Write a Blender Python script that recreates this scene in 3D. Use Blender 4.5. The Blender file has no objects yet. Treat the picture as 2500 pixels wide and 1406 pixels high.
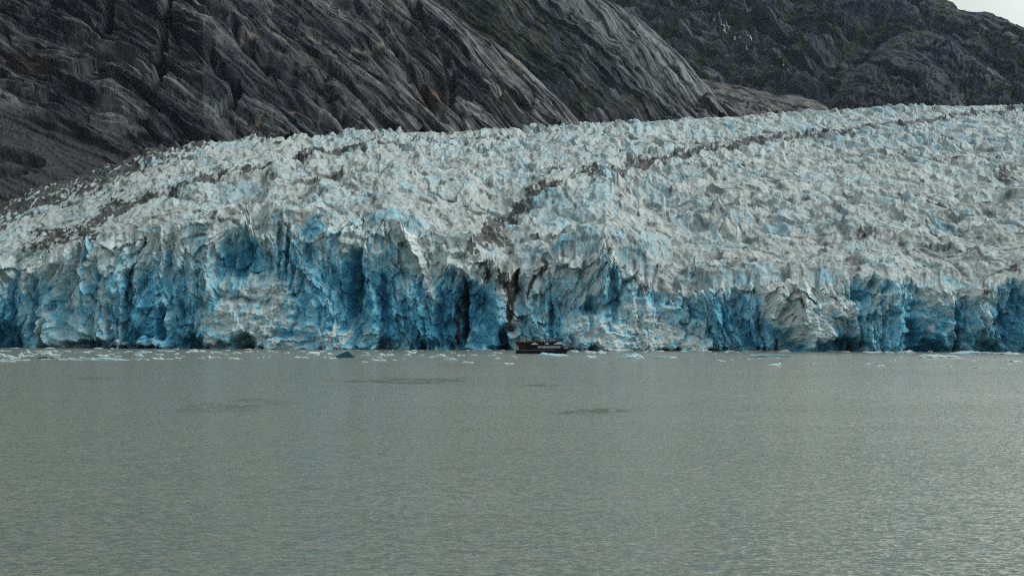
import bpy, bmesh, math, random
import numpy as np
from mathutils import Vector

random.seed(7)
rng = np.random.default_rng(7)
sc = bpy.context.scene
col = sc.collection
F = 4500.0            # focal length in photograph pixels (photograph 2500 wide)
CH = 14.0             # camera height above the water, metres
HY = 783.0            # horizon row
f32 = np.float32

# ----------------------------------------------------------------------------- helpers
def tag(o, label=None, cat=None, group=None, kind=None):
    if label: o['label'] = label
    if cat: o['category'] = cat
    if group: o['group'] = group
    if kind: o['kind'] = kind
    return o

def lerp(x, pts):
    p = np.array(pts, dtype=float)
    return np.interp(x, p[:, 0], p[:, 1])

def world(px, py, Y):
    """bearing/elevation + distance -> metres"""
    return (px - 1250.0) / F * Y, Y, CH + (HY - py) / F * Y

def ywater(py):
    return F * CH / (py - HY)

def hsh(ix, iy, seed):
    h = (ix.astype(np.int64) * 374761393 + iy.astype(np.int64) * 668265263 + seed * 974634777) & 0xFFFFFFFF
    h = ((h ^ (h >> 13)) * 1274126177) & 0xFFFFFFFF
    h = ((h ^ (h >> 16)) * 2246822519) & 0xFFFFFFFF
    h = h ^ (h >> 15)
    return (h.astype(np.float64) / 4294967295.0).astype(f32)

def noise(x, y, seed=0):
    """gradient noise, about -1..1"""
    x = np.asarray(x, f32); y = np.asarray(y, f32)
    x, y = np.broadcast_arrays(x, y)
    ix = np.floor(x); iy = np.floor(y)
    fx = x - ix; fy = y - iy
    u = fx * fx * fx * (fx * (fx * 6 - 15) + 10); v = fy * fy * fy * (fy * (fy * 6 - 15) + 10)
    def g(dx, dy):
        a = hsh(ix + dx, iy + dy, seed) * f32(6.2831853)
        return np.cos(a) * (fx - dx) + np.sin(a) * (fy - dy)
    a = g(0, 0); b = g(1, 0); c = g(0, 1); d = g(1, 1)
    return ((a + (b - a) * u) * (1 - v) + (c + (d - c) * u) * v) * f32(1.5)

def fbm(x, y, octv=4, seed=0, gain=0.5):
    s = 0; a = 1.0; t = 0
    for i in range(octv):
        s = s + a * noise(x * 2 ** i + 13.7 * i, y * 2 ** i - 7.1 * i, seed + i * 17)
        t += a; a *= gain
    return s / t * 1.25

def ridged(x, y, octv=3, seed=0):
    s = 0; a = 1.0; t = 0
    for i in range(octv):
        s = s + a * (1 - np.abs(noise(x * 2 ** i + 5.3 * i, y * 2 ** i, seed + 31 * i)) * 1.6)
        t += a; a *= 0.5
    return s / t

def wedges(x, y, seed, lo=0.0, slope=(0.9, 1.7), asym=1.0, R=1):
    """upper envelope of randomly turned faceted wedges, one a cell: broken ice. Returns height and the winner's random number."""
    x = np.asarray(x, f32); y = np.asarray(y, f32)
    x, y = np.broadcast_arrays(x, y)
    ix = np.floor(x); iy = np.floor(y)
    best = np.full(x.shape, -9, f32); rid = np.zeros(x.shape, f32)
    for dx in range(-R, R + 1):
        for dy in range(-R, R + 1):
            cx = ix + dx; cy = iy + dy
            r1 = hsh(cx, cy, seed); r2 = hsh(cx, cy, seed + 1); r3 = hsh(cx, cy, seed + 2); r4 = hsh(cx, cy, seed + 3)
            ax = x - (cx + 0.5 + 0.9 * (r1 - 0.5)); ay = y - (cy + 0.5 + 0.9 * (r2 - 0.5))
            an = (r3 - 0.5) * f32(2.4); c = np.cos(an); s = np.sin(an)
            u = np.abs(ax * c + ay * s)
            v = -ax * s + ay * c
            v = np.where(v < 0, -v * asym, v)
            r5 = (r1 * 7.31 + r2 * 3.7) % 1.0
            h = lo + (1 - lo) * r4 - u * (slope[0] + (slope[1] - slope[0]) * r5) - v * (slope[0] + (slope[1] - slope[0]) * (1 - r5))
            m = h > best
            best = np.where(m, h, best); rid = np.where(m, (r3 * 5.17 + r4 * 2.3) % 1.0, rid)
    return best, rid

def blocks(x, y, seed, tilt=0.5):
    """cells that are tilted flat slabs with sharp edges. Returns height and the cell's random number"""
    x = np.asarray(x, f32); y = np.asarray(y, f32)
    x, y = np.broadcast_arrays(x, y)
    ix = np.floor(x); iy = np.floor(y)
    best = np.full(x.shape, 99, f32); sec = np.full(x.shape, 99, f32); h = np.zeros(x.shape, f32); rid = np.zeros(x.shape, f32)
    for dx in (-1, 0, 1):
        for dy in (-1, 0, 1):
            cx = ix + dx; cy = iy + dy
            r1 = hsh(cx, cy, seed); r2 = hsh(cx, cy, seed + 1); r3 = hsh(cx, cy, seed + 2); r4 = hsh(cx, cy, seed + 3)
            ax = x - (cx + 0.5 + 0.9 * (r1 - 0.5)); ay = y - (cy + 0.5 + 0.9 * (r2 - 0.5))
            dd = ax * ax + ay * ay
            m = dd < best
            sec = np.where(m, best, np.minimum(sec, dd))
            best = np.where(m, dd, best)
            h = np.where(m, r3 + tilt * ((r4 - 0.5) * 2.4 * ax + (r1 - 0.2) * 2.0 * ay), h)
            rid = np.where(m, (r3 * 5.17 + r4 * 2.3) % 1.0, rid)
    return h, rid, np.sqrt(sec) - np.sqrt(best)

def saw(t):
    return t - np.floor(t)

def sstep(a, b, x):
    t = np.clip((x - a) / (b - a), 0, 1)
    return t * t * (3 - 2 * t)

def seg_dist(px, py, pts, sy=1.0):
    """distance to a polyline (pixels) and the fraction along it"""
    d = np.full(np.broadcast(px, py).shape, 1e9, f32); tt = np.zeros_like(d)
    n = len(pts) - 1
    for i in range(n):
        (x0, y0), (x1, y1) = pts[i][:2], pts[i + 1][:2]
        ex, ey = x1 - x0, (y1 - y0) * sy
        t = np.clip(((px - x0) * ex + (py - y0) * sy * ey) / (ex * ex + ey * ey + 1e-9), 0, 1)
        q = np.sqrt((px - x0 - t * ex) ** 2 + ((py - y0) * sy - t * ey) ** 2)
        m = q < d
        d = np.where(m, q, d); tt = np.where(m, (i + t) / n, tt)
    return d, tt

def blob(px, py, cx, cy, rx, ry, soft=0.5):
    q = np.sqrt(((px - cx) / rx) ** 2 + ((py - cy) / ry) ** 2)
    return 1 - sstep(1 - soft, 1 + soft, q)

def grid_mesh(name, P, C, mat, parent=None, smooth=True):
    """P: rows x cols x 3, C: rows x cols x 3 colours"""
    nr, nc = P.shape[:2]
    me = bpy.data.meshes.new(name)
    me.vertices.add(nr * nc)
    me.vertices.foreach_set('co', np.ascontiguousarray(P, dtype=f32).ravel())
    i = np.arange(nr * nc, dtype=np.int32).reshape(nr, nc)
    q = np.stack([i[:-1, :-1], i[:-1, 1:], i[1:, 1:], i[1:, :-1]], -1).reshape(-1, 4)
    nf = len(q)
    me.loops.add(nf * 4); me.polygons.add(nf)
    me.loops.foreach_set('vertex_index', q.ravel())
    me.polygons.foreach_set('loop_start', np.arange(nf, dtype=np.int32) * 4)
    me.polygons.foreach_set('loop_total', np.full(nf, 4, np.int32))
    me.polygons.foreach_set('use_smooth', np.full(nf, smooth))
    me.update(calc_edges=True)
    if C is not None:
        at = me.attributes.new('tint', 'FLOAT_COLOR', 'POINT')
        c4 = np.ones((nr * nc, 4), f32); c4[:, :3] = np.clip(C.reshape(-1, 3), 0, 1)
        at.data.foreach_set('color', c4.ravel())
    me.materials.append(mat)
    o = bpy.data.objects.new(name, me); col.objects.link(o)
    if parent: o.parent = parent
    return o

def mixc(a, b, t):
    t = np.asarray(t)[..., None]
    return np.asarray(a, f32) * (1 - t) + np.asarray(b, f32) * t

# ----------------------------------------------------------------------------- materials
def new_mat(name):
    m = bpy.data.materials.new(name); m.use_nodes = True
    nt = m.node_tree
    return m, nt, nt.nodes['Principled BSDF']

def plain(name, rgb, rough=0.6, var=0.15, scale=3.0, metal=0.0):
    m, nt, b = new_mat(name)
    tc = nt.nodes.new('ShaderNodeTexCoord'); nz = nt.nodes.new('ShaderNodeTexNoise'); nz.inputs['Scale'].default_value = scale
    nt.links.new(tc.outputs['Object'], nz.inputs['Vector'])
    mx = nt.nodes.new('ShaderNodeMix'); mx.data_type = 'RGBA'
    mx.inputs[6].default_value = (*[c * (1 - var) for c in rgb], 1); mx.inputs[7].default_value = (*[min(1, c * (1 + var)) for c in rgb], 1)
    nt.links.new(nz.outputs['Fac'], mx.inputs[0]); nt.links.new(mx.outputs[2], b.inputs['Base Color'])
    b.inputs['Roughness'].default_value = rough; b.inputs['Metallic'].default_value = metal
    b.inputs['Specular IOR Level'].default_value = 0.5 if rough < 0.2 else 0.15
    return m

def tinted(name, rough, scale, bump, var, spec=0.3, detail=6.0, stretch=(1, 1, 1)):
    """surface colour from the mesh, broken up by fine noise; the same noise as bump"""
    m, nt, b = new_mat(name)
    at = nt.nodes.new('ShaderNodeAttribute'); at.attribute_name = 'tint'
    tc = nt.nodes.new('ShaderNodeTexCoord'); mp = nt.nodes.new('ShaderNodeMapping'); mp.inputs['Scale'].default_value = stretch
    nt.links.new(tc.outputs['Object'], mp.inputs['Vector'])
    nz = nt.nodes.new('ShaderNodeTexNoise'); nz.inputs['Scale'].default_value = scale; nz.inputs['Detail'].default_value = detail; nz.inputs['Roughness'].default_value = 0.65
    nt.links.new(mp.outputs['Vector'], nz.inputs['Vector'])
    mr = nt.nodes.new('ShaderNodeMapRange'); mr.inputs[1].default_value = 0.25; mr.inputs[2].default_value = 0.75
    mr.inputs[3].default_value = 1 - var; mr.inputs[4].default_value = 1 + var
    nt.links.new(nz.outputs['Fac'], mr.inputs[0])
    mu = nt.nodes.new('ShaderNodeMix'); mu.data_type = 'RGBA'; mu.blend_type = 'MULTIPLY'; mu.inputs[0].default_value = 1
    nt.links.new(at.outputs['Color'], mu.inputs[6]); nt.links.new(mr.outputs[0], mu.inputs[7])
    nt.links.new(mu.outputs[2], b.inputs['Base Color'])
    bp = nt.nodes.new('ShaderNodeBump'); bp.inputs['Strength'].default_value = 1.0; bp.inputs['Distance'].default_value = bump
    nt.links.new(nz.outputs['Fac'], bp.inputs['Height']); nt.links.new(bp.outputs['Normal'], b.inputs['Normal'])
    b.inputs['Roughness'].default_value = rough; b.inputs['Specular IOR Level'].default_value = spec
    return m

M_ICE = tinted('glacier_ice', 0.55, 0.9, 0.35, 0.22, 0.3)
M_FIELD = tinted('broken_glacier_ice', 0.6, 0.33, 0.9, 0.36, 0.25, 8.0)
M_ROCK = tinted('bare_rock', 0.8, 0.16, 2.0, 0.35, 0.2)
M_FAR = tinted('far_rock', 0.85, 0.07, 4.0, 0.35, 0.15)
M_FALL = plain('white_water', (0.36, 0.39, 0.41), 0.6, 0.2, 0.3)

def ice_plain(name, lo, hi, scale=0.8):
    m, nt, b = new_mat(name)
    tc = nt.nodes.new('ShaderNodeTexCoord'); nz = nt.nodes.new('ShaderNodeTexNoise'); nz.inputs['Scale'].default_value = scale; nz.inputs['Detail'].default_value = 5
    oi = nt.nodes.new('ShaderNodeObjectInfo')
    ad = nt.nodes.new('ShaderNodeVectorMath'); ad.operation = 'ADD'
    sc_ = nt.nodes.new('ShaderNodeVectorMath'); sc_.operation = 'SCALE'; sc_.inputs[0].default_value = (37, 21, 11)
    nt.links.new(oi.outputs['Random'], sc_.inputs['Scale']); nt.links.new(tc.outputs['Object'], ad.inputs[0]); nt.links.new(sc_.outputs[0], ad.inputs[1])
    nt.links.new(ad.outputs[0], nz.inputs['Vector'])
    cr = nt.nodes.new('ShaderNodeValToRGB'); cr.color_ramp.elements[0].position = 0.35; cr.color_ramp.elements[1].position = 0.65
    cr.color_ramp.elements[0].color = (*lo, 1); cr.color_ramp.elements[1].color = (*hi, 1)
    nt.links.new(nz.outputs['Fac'], cr.inputs[0]); nt.links.new(cr.outputs[0], b.inputs['Base Color'])
    bp = nt.nodes.new('ShaderNodeBump'); bp.inputs['Distance'].default_value = 0.25
    nt.links.new(nz.outputs['Fac'], bp.inputs['Height']); nt.links.new(bp.outputs['Normal'], b.inputs['Normal'])
    b.inputs['Roughness'].default_value = 0.45
    return m

M_BERG = ice_plain('white_ice', (0.36, 0.50, 0.52), (0.56, 0.65, 0.64))
M_BERGBLUE = ice_plain('blue_ice', (0.17, 0.40, 0.46), (0.38, 0.58, 0.63))
M_BERGDARK = ice_plain('dark_clear_ice', (0.003, 0.035, 0.045), (0.008, 0.065, 0.08), 0.5)
M_BERGDARK.node_tree.nodes['Principled BSDF'].inputs['Roughness'].default_value = 0.7; M_BERGDARK.node_tree.nodes['Principled BSDF'].inputs['Specular IOR Level'].default_value = 0.15
M_BERGDIRT = ice_plain('dirty_ice', (0.03, 0.035, 0.035), (0.45, 0.50, 0.47), 0.7)
M_BERGGREY = ice_plain('grey_clear_ice', (0.22, 0.34, 0.38), (0.36, 0.50, 0.54))

# ----------------------------------------------------------------------------- lines read off the place
FRONT = [(-700, 846), (0, 848), (300, 850), (800, 852), (1250, 854), (1700, 856), (2100, 858), (2500, 859), (3200, 861)]
CLIFF_TOP = [(-700, 640), (0, 622), (60, 612), (130, 608), (195, 598), (210, 585), (300, 572), (400, 556), (480, 545), (520, 560), (570, 566), (640, 566),
             (655, 545), (735, 545), (775, 530), (830, 548), (900, 545), (960, 540), (1000, 560), (1050, 585), (1090, 600), (1150, 605), (1200, 640), (1235, 660),
             (1270, 650), (1310, 640), (1360, 625), (1420, 620), (1480, 598), (1530, 640), (1580, 690), (1640, 716), (1700, 716), (1760, 700), (1840, 684),
             (1900, 684), (2000, 690), (2080, 680), (2150, 676), (2220, 680), (2300, 700), (2350, 704), (2420, 690), (2500, 668), (3200, 660)]
RIM = [(-700, 640), (-300, 560), (-100, 532), (0, 508), (100, 460), (200, 432), (300, 398), (400, 370), (500, 360), (700, 346), (850, 338), (1000, 331), (1250, 322),
       (1420, 312), (1600, 300), (1750, 292), (1900, 283), (2050, 275), (2130, 267), (2250, 263), (2500, 262), (3200, 258)]
RIMY = [(-700, 1080), (-300, 1150), (0, 1250), (500, 1450), (1000, 1800), (1420, 2050), (1750, 2350), (2050, 2600), (2500, 2800), (3200, 3000)]

# ----------------------------------------------------------------------------- glacier
def build_glacier():
    root = bpy.data.objects.new('glacier', None); col.objects.link(root)
    root.location = (0, 890, 0)
    tag(root, 'crevassed blue and white glacier ending in a tall ice cliff at the water', 'glacier', kind='structure')
    NC = 1750
    px1 = np.linspace(-330, 2830, NC).astype(f32)
    Yf = ywater(lerp(px1, FRONT))
    Yf = Yf + 7 * fbm(px1 / 170, px1 * 0, 3, 5)
    # ---- crest line of the cliff, with spikes
    top = lerp(px1, CLIFF_TOP)
    sp, _ = wedges(px1 / 24, px1 * 0 + 0.5, 101, 0.2, (0.8, 1.6))
    sp2, _ = wedges(px1 / 8, px1 * 0 + 0.5, 111, 0.2, (0.8, 1.6))
    top = top - 16 * fbm(px1 / 70, px1 * 0 + 2, 4, 121) - 22 * np.clip(sp, -0.3, 1) - 7 * np.clip(sp2, -0.3, 1) + 6
    for cx, h, w in ((592, 72, 26), (494, 40, 24), (770, 34, 26), (1482, 44, 22), (960, 16, 22), (430, 10, 18), (880, 14, 12), (1010, 14, 10), (690, 22, 12), (1330, 20, 16), (208, 14, 10), (1905, 8, 30)):
        s = np.clip(1 - np.abs(px1 - cx) / w, 0, 1)
        top = top - h * s ** 0.8
    # ---- cliff
    NV = 300
    v = np.linspace(0, 1, NV).astype(f32)[:, None]
    PX = np.broadcast_to(px1, (NV, NC)).astype(f32)
    base_py = lerp(px1, FRONT)
    PY = (base_py + 3) * (1 - v) + top * v
    PY = PY.astype(f32)
    wx = PX + 9 * fbm(PX / 60, PY / 90, 3, 21); wy = PY + 14 * fbm(PX / 70, PY / 70, 3, 22)
    wx = wx + 0.42 * (PY - 700) * np.clip(1.5 * noise(PX / 150, PY / 400, 23), -1, 1)
    w1, id1 = wedges(wx / 52, wy / 150, 201, 0.1, (0.8, 1.8))
    w2, id2 = wedges(wx / 20 + 3.3, wy / 42, 211, 0.1, (0.8, 1.8))
    w3, id3 = wedges(wx / 8, wy / 19, 221, 0.1, (0.8, 1.8))
    w4, id4 = wedges(wx / 4.6, wy / 8.5, 231, 0.1, (0.8, 1.8))
    b1, jd1, e1 = blocks(wx / 28 + 1.7, wy / 60, 241, 0.6)
    b2, jd2, e2 = blocks(wx / 11, wy / 34, 251, 0.6)
    flute = ridged(wx / 30, wy / 260, 3, 41)
    disp = 8.0 * w1 + 3.6 * w2 + 1.7 * w3 + 0.75 * w4 + 4.4 * b1 + 1.9 * b2 + 2.2 * (flute - 0.5) + 4 * fbm(PX / 140, PY / 160, 2, 43)
    # rubble: lumpy heaps of calved ice at the foot (px, py of the top, half width, height, how far it spills)
    rub = np.zeros_like(PX)
    for cx, cy, rx, ry in ((640, 705, 42, 40), (600, 790, 95, 60), (560, 830, 60, 40), (690, 760, 40, 60), (760, 830, 40, 48), (830, 835, 62, 36), (720, 840, 80, 26),
                           (1232, 755, 24, 70), (1170, 830, 34, 36), (1430, 810, 60, 44), (1500, 835, 50, 30), (1600, 815, 70, 44), (1640, 770, 40, 26), (1560, 845, 60, 20), (130, 800, 26, 40), (385, 838, 40, 12),
                           (1975, 800, 60, 50), (2290, 770, 46, 60), (1560, 790, 60, 60), (2050, 760, 70, 20), (1690, 840, 40, 30), (300, 842, 20, 12), (860, 590, 26, 26), (1700, 800, 30, 20)):
        rub = np.maximum(rub, blob(PX + 14 * noise(PX / 22, PY / 22, 61), PY + 12 * noise(PX / 22, PY / 22, 62), cx, cy, rx, ry, 0.35))
    lump = fbm(PX / 44, PY / 30, 5, 63, 0.6) * 3.6 + w3 * 0.25 + w4 * 0.2
    drub = 9.0 + 1.9 * lump + 10 * v * 0 + 9 * sstep(0.45, 0.0, v)
    disp = disp * (1 - 0.75 * rub) + drub * rub * 0.75
    # buttresses and fins
    def fin(pts, w, amp):
        d, _ = seg_dist(PX, PY, pts)
        return amp * np.clip(1 - d / w, 0, 1) ** 0.7
    fin_d, _ = seg_dist(PX, PY, [(978, 528), (1003, 590), (1024, 650), (1046, 700), (1066, 735)])
    finm = np.clip(1 - fin_d / 15, 0, 1) ** 0.6
    disp += 6 * finm
    disp += fin([(1095, 640), (1135, 664), (1172, 700), (1205, 750), (1228, 800)], 17, 5)      # arch over the cave
    disp += fin([(880, 560), (905, 640), (915, 760), (905, 848)], 22, 5)
    disp += fin([(970, 700), (985, 780), (975, 850)], 34, 6)
    disp += fin([(200, 600), (205, 850)], 30, 4) + fin([(250, 620), (262, 850)], 30, 4)
    disp += fin([(1310, 660), (1320, 850)], 40, 7) + fin([(1480, 590), (1500, 850)], 60, 8)
    disp += 8 * blob(PX, PY, 1905, 745, 62, 60, 0.25) + 5 * blob(PX, PY, 2000, 760, 70, 90, 0.4)
    disp += 6 * blob(PX, PY, 770, 680, 70, 150, 0.5)
    # hollows: (px, py, rx, ry, depth)
    hol = np.zeros_like(PX)
    for cx, cy, rx, ry, dp, sf in ((1140, 775, 58, 96, 12, 0.3), (1133, 765, 10, 84, 34, 0.45), (1104, 690, 26, 28, 8, 0.4), (1230, 838, 10, 44, 15, 0.5), (1262, 640, 8, 60, 14, 0.4),
                                   (602, 850, 26, 30, 17, 0.5), (576, 850, 60, 14, 8, 0.5), (122, 838, 10, 46, 13, 0.5), (178, 850, 10, 16, 10, 0.5),
                                   (236, 846, 60, 14, 12, 0.4), (314, 760, 11, 90, 9, 0.5), (318, 640, 8, 60, 6, 0.5), (480, 846, 30, 24, 12, 0.4), (20, 840, 40, 40, 12, 0.4),
                                   (575, 620, 40, 56, 11, 0.5), (640, 640, 30, 50, 6, 0.4), (765, 553, 24, 20, 5, 0.5), (872, 700, 14, 76, 10, 0.5), (935, 745, 15, 56, 8, 0.5), (946, 848, 18, 20, 9, 0.5),
                                   (1036, 850, 9, 20, 11, 0.5), (1056, 848, 9, 22, 11, 0.5), (1075, 770, 12, 70, 8, 0.5), (1205, 560, 0.1, 1, 0, 0.5), (205, 620, 9, 30, 8, 0.4), (240, 670, 4, 55, 9, 0.5),
                                   (1810, 780, 48, 76, 6, 0.7), (1848, 770, 6, 80, 10, 0.5), (2040, 845, 60, 18, 14, 0.4), (2095, 720, 20, 44, 6, 0.6), (2215, 828, 18, 40, 10, 0.5), (2250, 850, 36, 18, 8, 0.5),
                                   (2402, 852, 30, 18, 11, 0.5), (2425, 820, 5, 44, 12, 0.5), (2475, 760, 44, 100, 8, 0.7), (2150, 700, 28, 18, 6, 0.4), (2330, 800, 8, 60, 9, 0.5), (680, 580, 6, 70, 8, 0.5), (700, 600, 5, 60, 8, 0.5),
                                   (450, 720, 14, 80, 7, 0.5), (330, 830, 14, 40, 10, 0.5), (1500, 720, 10, 60, 6, 0.5), (1345, 780, 7, 60, 8, 0.5), (1440, 760, 8, 50, 7, 0.5), (40, 720, 10, 80, 7, 0.5), (88, 760, 7, 70, 7, 0.5), (400, 800, 10, 50, 8, 0.5)):
        b = blob(PX + 5 * noise(PX / 14, PY / 30, 71), PY + 10 * noise(PX / 16, PY / 30, 72), cx, cy, rx, ry, sf)
        hol = np.maximum(hol, dp * b)
    disp = disp - hol * (1 + 0.6 * sstep(14, 24, hol))
    # wave cut notch along the waterline
    notch = sstep(0.10, 0.0, v) * np.clip(0.5 + 1.6 * fbm(PX / 60, PX * 0, 3, 77), 0, 1) * (1 - rub)
    disp = disp - 4.5 * notch
    disp = disp * (0.55 + 0.45 * sstep(1.0, 0.9, v))
    # facing: lean back with height
    Zt = (HY - top) / F * (Yf + 16) + CH
    Z = -0.6 + (Zt + 0.6) * v
    lean = 0.27
    Ycl = Yf + lean * Z - disp
    Xc = (PX - 1250) / F * (Yf + 8)
    # sideways spread so facets are not all seen face on
    Xc = Xc + 0.25 * disp * np.clip(noise(PX / 90, PY / 200, 81), -1, 1) + 0.5 * fbm(PX / 9, PY / 9, 2, 83)
    Z = Z + np.clip(0.5 * fbm(PX / 12, PY / 10, 2, 85), -1, 1) * (v > 0.02) * (v < 0.99)
    P = np.stack([Xc, Ycl, Z], -1)
    # ---- what the ice looks like: weathered grey white, fresh blue, dirt
    bl = 0.31 + 0.12 * sstep(0.9, 0.1, v) + 0.018 * np.clip(hol, 0, 12)
    for cx, cy, rx, ry, s in ((575, 625, 52, 60, 0.55), (660, 620, 60, 70, 0.35), (765, 552, 28, 24, 0.55), (770, 680, 75, 150, 0.42), (870, 710, 30, 90, 0.5), (935, 750, 30, 90, 0.4), (900, 700, 90, 160, 0.25),
                              (350, 760, 60, 90, 0.4), (420, 720, 90, 100, 0.30), (400, 830, 80, 40, 0.55), (520, 835, 70, 30, 0.45), (60, 780, 110, 90, 0.28), (10, 800, 40, 60, 0.6), (250, 700, 90, 120, 0.12), (205, 610, 16, 50, 0.6),
                              (1150, 770, 80, 100, 0.55), (1040, 780, 70, 90, 0.5), (1095, 690, 26, 30, 0.4), (1000, 800, 60, 60, 0.2), (1210, 800, 30, 60, 0.4), (1200, 840, 50, 30, 0.3), (1450, 740, 150, 110, 0.14), (1520, 730, 50, 70, 0.22), (1340, 800, 60, 50, 0.2),
                              (1630, 740, 50, 40, 0.4), (1800, 780, 75, 90, 0.36), (1720, 780, 60, 60, 0.35), (1740, 720, 60, 25, 0.3), (2100, 720, 40, 50, 0.40), (2180, 700, 60, 26, 0.36), (2250, 800, 80, 80, 0.45), (2160, 800, 60, 60, 0.25), (2330, 800, 60, 70, 0.4),
                              (2480, 770, 60, 130, 0.48), (2040, 840, 80, 30, 0.4), (1900, 830, 80, 40, 0.15), (660, 845, 100, 20, 0.3), (820, 850, 90, 20, 0.3), (1440, 850, 80, 14, 0.25), (560, 770, 50, 25, 0.2), (1650, 800, 30, 30, 0.25)):
        bl = bl + 0.72 * s * blob(PX + 14 * noise(PX / 25, PY / 40, 91), PY + 20 * noise(PX / 25, PY / 40, 92), cx, cy, rx, ry, 0.5)
    streak = fbm(wx / 12, wy / 36, 4, 95)
    mott = fbm(PX / 16, PY / 13, 4, 97)
    bl = bl + 0.34 * streak + 0.30 * mott + 0.12 * noise(PX / 3.2, PY / 4.5, 107) + 0.12 * (id4 - 0.5) + 0.16 * (id2 - 0.5) + 0.14 * (id3 - 0.5) + 0.14 * (jd1 - 0.5) + 0.12 * (jd2 - 0.5)
    crack = sstep(0.16, 0.0, np.abs(noise(wx / 34, wy / 150, 99))) * (0.3 + 0.7 * (noise(PX / 50, PY / 50, 98) > 0))
    bl = bl + 0.30 * crack + 0.22 * sstep(0.12, 0.0, e1) * np.clip(noise(PX / 40, PY / 60, 106) * 2, 0, 1)
    bl = bl - 0.16 * sstep(0.95, 0.3, v) * 0 - 0.34 * rub * (0.8 + 1.3 * fbm(PX / 26, PY / 18, 4, 93)) - 0.5 * finm - 0.3 * blob(PX, PY, 1905, 745, 62, 60, 0.3)
    bl = bl - 0.36 * sstep(0.66, 0.98, v + 0.16 * mott + 0.22 * fbm(PX / 40, PY / 50, 3, 108))
    bl = bl - 0.25 * blob(PX, PY, 1160, 640, 110, 60, 0.5)
    dirt_dark = np.zeros_like(PX)
    for pts, w, s in (([(1180, 580), (1160, 620), (1170, 660), (1200, 690)], 12, 1.3), ([(1215, 560), (1205, 620), (1230, 690), (1250, 705)], 15, 1.4), ([(1290, 560), (1262, 600), (1262, 650), (1254, 715), (1232, 800)], 10, 1.5), ([(1310, 620), (1330, 660), (1305, 680), (1285, 720)], 8, 1.0),
                      ([(1880, 670), (1900, 720), (1930, 700), (1945, 750)], 20, 0.7), ([(312, 580), (312, 700), (318, 850)], 7, 0.8), ([(2380, 650), (2350, 700), (2400, 720)], 26, 0.6), ([(1232, 790), (1228, 850)], 9, 0.6), ([(2290, 680), (2210, 690)], 10, 0.6), ([(1142, 690), (1133, 760), (1128, 840)], 10, 1.3)):  # strokes in the cave cleft and foot crack simply darken those hollows
        d, _ = seg_dist(wx, wy, pts)
        dirt_dark = np.maximum(dirt_dark, s * np.clip(1.25 - d / w, 0, 1))
    dn = fbm(wx / 7, wy / 26, 4, 103)
    dirt_dark = sstep(0.32, 0.75, dirt_dark * (0.75 + 0.9 * dn)) + 0.32 * sstep(0.30, 0.75, fbm(wx / 9, wy / 16, 4, 105) - 0.25 + 0.35 * sstep(0.6, 1, v) - 0.4 * rub)
    C = ice_colour(np.clip(bl, 0, 1), np.clip(dirt_dark, 0, 1), id3, mott, 1.12, (0.46, 0.535, 0.54))
    grid_mesh('ice_cliff', P - np.array([0, 890, 0]), C, M_ICE, root)
    # ---- crevassed field above it
    NR = 900
    r = (np.linspace(0, 1, NR) ** 1.45).astype(f32)[:, None]
    rim = lerp(px1, RIM); rimY = lerp(px1, RIMY)
    # smooth crest for the field's ground line, joined to the real crest over the first rows
    topb = lerp(px1, CLIFF_TOP) + 14
    Y0 = Yf + 18; z0 = CH + (HY - topb) / F * Y0
    zr = CH + (HY - rim) / F * rimY
    m = (zr - z0) / (rimY - Y0)
    PX = np.broadcast_to(px1, (NR, NC)).astype(f32)
    PY = (topb * (1 - r) + rim * r).astype(f32)
    Y = (z0 - m * Y0 - CH) / ((HY - PY) / F - m)
    Zg = CH + (HY - PY) / F * Y
    X = (PX - 1250) / F * Y
    big = fbm(X / 170, Y / 260, 3, 301)
    lx = X + 7 * fbm(X / 30, Y / 70, 3, 303); lb = np.log(Y) / 0.046 + 0.55 * fbm(X / 60, np.log(Y) * 9, 3, 305) + X / 420
    size = 17.0
    a1, i1 = wedges(lx / size, lb, 311, 0.15, (0.7, 1.5), 1.5)
    a2, i2 = wedges(lx / (size * .42) + 4.4, lb * 2.4, 321, 0.15, (0.7, 1.5), 1.4)
    a3, i3 = wedges(lx / (size * .17), lb * 6.1, 331, 0.1, (0.7, 1.5), 1.3)
    trans = ridged(X / 190 + 2, lb / 2.6, 2, 341)
    fw = sstep(1150, 1800, Y)
    f1, if1 = wedges(lx / 10.0 + 3.1, lb * 1.8, 315, 0.15, (0.7, 1.5), 1.5)
    a1 = a1 * (1 - fw) + f1 * fw; i1 = np.where(fw > 0.5, if1, i1)
    g1, jg, eg = blocks(lx / 9.5 + 2.1, lb * 2.0, 385, 0.7)
    b1, j1, e1 = blocks(lx / 17 + 9.1, lb * 1.2, 381, 0.7)
    b1 = b1 * (1 - fw) + g1 * fw; j1 = np.where(fw > 0.5, jg, j1); e1 = np.where(fw > 0.5, eg, e1)
    b2, j2, e2 = blocks(lx / 6.5, lb * 3.0, 391, 0.7)
    k = (Y / 900.0) ** 0.75 * (1 - 0.48 * sstep(1150, 2100, Y))
    amp = (0.7 + 0.5 * np.clip(big + 0.3, 0, 1.2))
    left = sstep(520, 60, PX + (560 - PY) * 0.9 + 60 * fbm(PX / 90, PY / 60, 3, 345))
    left2 = sstep(560, 150, PX + (PY - 470) * -1.3)
    amp = amp * (1 - 0.55 * left2)
    var = np.clip(0.45 + 1.4 * fbm(X / 60, lb / 2.2, 3, 383), 0, 1)
    near = np.exp(-(Y - Y0) / 260) * sstep(150, 420, PX)
    a0, i0 = wedges(lx / 28 + 2.2, lb * 0.8, 395, 0.1, (0.6, 1.4), 1.2)
    b0, j0, e0 = blocks(lx / 34 + 5.2, lb * 0.75, 401, 0.7)
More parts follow.
